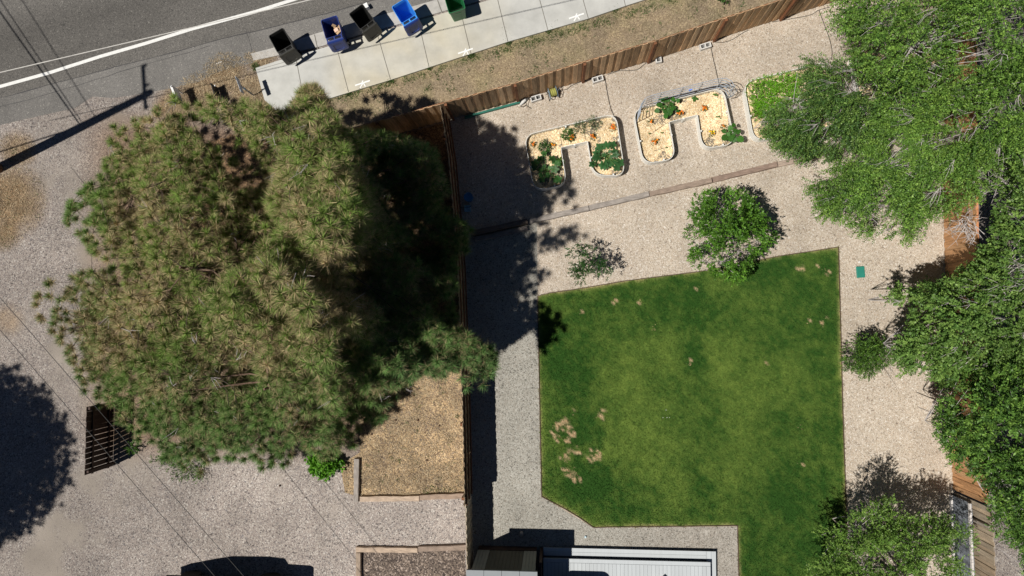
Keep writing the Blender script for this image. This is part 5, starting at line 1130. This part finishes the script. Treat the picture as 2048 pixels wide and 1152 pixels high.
# tub on the deck whose curved shadow shows at the lower edge
cA = at(1108, 1172, h2); x0, x1 = cA.x, at(1200, 1172, h2).x; yt = at(1150, 1151, h2).y; rt = empty('hot_tub', ((x0+x1)/2, yt-1, h2), 'black covered hot tub on the deck, mostly below the bottom edge', 'hot tub')
def rrect(x0, x1, y0, y1, r0): 
    o = []
    for cx, cy, a0 in ((x1-r0, y0+r0, -90), (x1-r0, y1-r0, 0), (x0+r0, y1-r0, 90), (x0+r0, y0+r0, 180)):
        for k in range(7): a = math.radians(a0+15*k); o.append((cx+r0*math.cos(a), cy+r0*math.sin(a)))
    return o
mb = MB(); mb.prism(rrect(x0+.04, x1-.04, yt-2.0, yt-.04, .25), h2+.003, h2+.62); mb.build('tub_body', M_black, rt)
mb = MB(); mb.prism(rrect(x0, x1, yt-2.04, yt, .28), h2+.62, h2+.72); mb.build('tub_cover', M_blacklid, rt)
c = at(1327, 1166, .56); rt = empty('side_table', (c.x, c.y, h2), 'white square side table whose corner shows at the bottom edge of the deck', 'table')
mb = MB(); mb.box((c.x, c.y-.08, .56), (.42, .42, .025), math.pi/4); mb.build('table_top', M_paper, rt)
for a in range(4): mb = MB(); q_ = Vector((c.x, c.y-.08, 0))+Vector((math.cos(a*math.pi/2), math.sin(a*math.pi/2), 0))*.22; mb.box((q_.x, q_.y, (h2+.545)/2), (.03, .03, .545-h2-.004)); mb.build('leg', M_paper, rt)
# shed
hE = 2.5; E0 = at(932, 1142, hE); E1 = at(1075, 1142, hE); yE = (E0.y+E1.y)/2; root = empty('garden_shed', ((E0.x+E1.x)/2, yE-1.2, 0), 'grey garden shed with dark double doors in the corner by the side fence', 'shed')
xa, xb = E0.x+.14, E1.x-.09; yw = yE-.05
mb = MB(); mb.box(((xa+xb)/2, yw-1.25, 1.22), (xb-xa, 2.4, 2.43)); mb.build('wall', mat('shed_side', (.16, .155, .14), .85), root)
for sx0, sx1 in ((xa, xa+.42), (xb-.44, xb)):
    mb = MB(); nb = 4
    for i in range(nb): xx = sx0+(i+.5)*(sx1-sx0)/nb; mb.box((xx, yw-.03, 1.38), ((sx1-sx0)/nb-.008, .03, 1.96))
    mb.build('side_panel', M_shedwall, root)
dr = MB(); nb = 9; d0, d1 = xa+.43, xb-.45
for i in range(nb): xx = d0+(i+.5)*(d1-d0)/nb; dr.box((xx, yw-.034, 1.38), ((d1-d0)/nb-.006, .028, 1.96), 0, (1, 1, 1))
door = dr.build('door', M_sheddoor, root)
hx = (d0+d1)/2; mb = MB(); mb.tube([(hx-.06, yw-.0, 1.75), (hx-.06, yw+.03, 1.45), (hx+.06, yw+.03, 1.45), (hx+.06, yw, 1.75)], .016, 6); mb.build('door_handle', M_black, door)
door_vents = MB()
for i in range(6): xx = hx+(-.55, -.37, -.2, .17, .34, .52)[i]; door_vents.box((xx, yw-.018, 2.02), (.13, .012, .05))
door_vents.build('door_vent', M_black, door)
mb = MB(); mb.box(((xa+xb)/2, yw-.02, .2), (xb-xa, .05, .4)); mb.build('plinth', M_dbrown, root)
mb = MB(); nb = 4
for i in range(nb):
    sx = (E1.x-E0.x)/nb; mb.box((E0.x+(i+.5)*sx, yE-1.3, hE-.04), (sx-.012, 2.6, .08))
    
mb.build('roof', M_roof, root)
# dark privacy screen beside the shed
A = at(1082, 1100); B = at(1082, 1230); mb = MB(); mb.beam(A+Vector((.02, 0, .7)), B+Vector((.02, 0, .7)), .05, 1.4); mb.box((A.x+.02, A.y+.05, .74), (.09, .09, 1.48)); tag(mb.build('privacy_screen', M_dbrown, loc=tuple(A)), 'dark narrow screen between the shed and the deck', 'screen')
# vehicle parked just below the frame
c = at(470, 1235); W0 = 1.9; L_ = 4.7; yN = at(470, 1143).y; root = empty('parked_van', (c.x, yN-.95, 0), 'dark parked van below the bottom edge, its curved shadow lying on the gravel', 'van')
xL = at(348, 1130).x; xR = xL+L_; ym = yN-.95
prof = [(a_0, b_0*1.48) for a_0, b_0 in [(0, .35), (.02, .9), (.10, 1.05), (.35, 1.62), (.8, 1.98), (2.1, 2.03), (2.8, 1.88), (3.45, 1.18), (4.4, 1.02), (4.65, .8), (4.7, .4), (4.6, .3), (.1, .3)]]
def section(y, inset, dz=0): return [(xL+x_+(inset if x_ < 2 else -inset)*(z_ > 1.15), y, z_-dz) for x_, z_ in prof]
n = len(prof); ys = [(-.95, .0, .06), (-.90, .0, .0), (.90, .0, .0), (.95, .0, .06)]
vs = []; fs = []
for y_, ins, dz in ys:
    for (x_, z_) in prof: k_ = 1-.12*min(1, max(0, (z_-1.0))/1.2); vs.append((xL+x_, ym+y_*k_, z_-dz*(z_ > .5)))
for i in range(3):
    for k in range(n): k2 = (k+1) % n; fs.append((i*n+k, i*n+k2, (i+1)*n+k2, (i+1)*n+k))
fs += [tuple(range(n))[::-1], tuple(range(3*n, 4*n))]
mb = MB(); mb.add(vs, fs); mb.build('body', M_car, root, bevel=.03)
mb = MB()
for s_ in (-1, 1):
    P4 = [(xL+.55, 1.15), (xL+.8, 1.66), (xL+2.7, 1.62), (xL+3.2, 1.2)]; mb.add([(x_, ym+s_*(.945*(1-.16*max(0, z_-1)/.84)+.012), z_) for x_, z_ in P4], [(0, 1, 2, 3)])
mb.build('side_window', M_glass, root)
for s_ in (-1, 1):
    for xx in (xL+.85, xL+3.75): mb = MB(); mb.tube([(xx, ym+s_*.72, .34), (xx, ym+s_*.96, .34)], .34, 20); mb.build('wheel', M_tyre, root)
    mb = MB(); mb.box((xL+3.05, ym+s_*1.06, 1.22), (.14, .2, .15)); mb.build('wing_mirror', M_car, root)
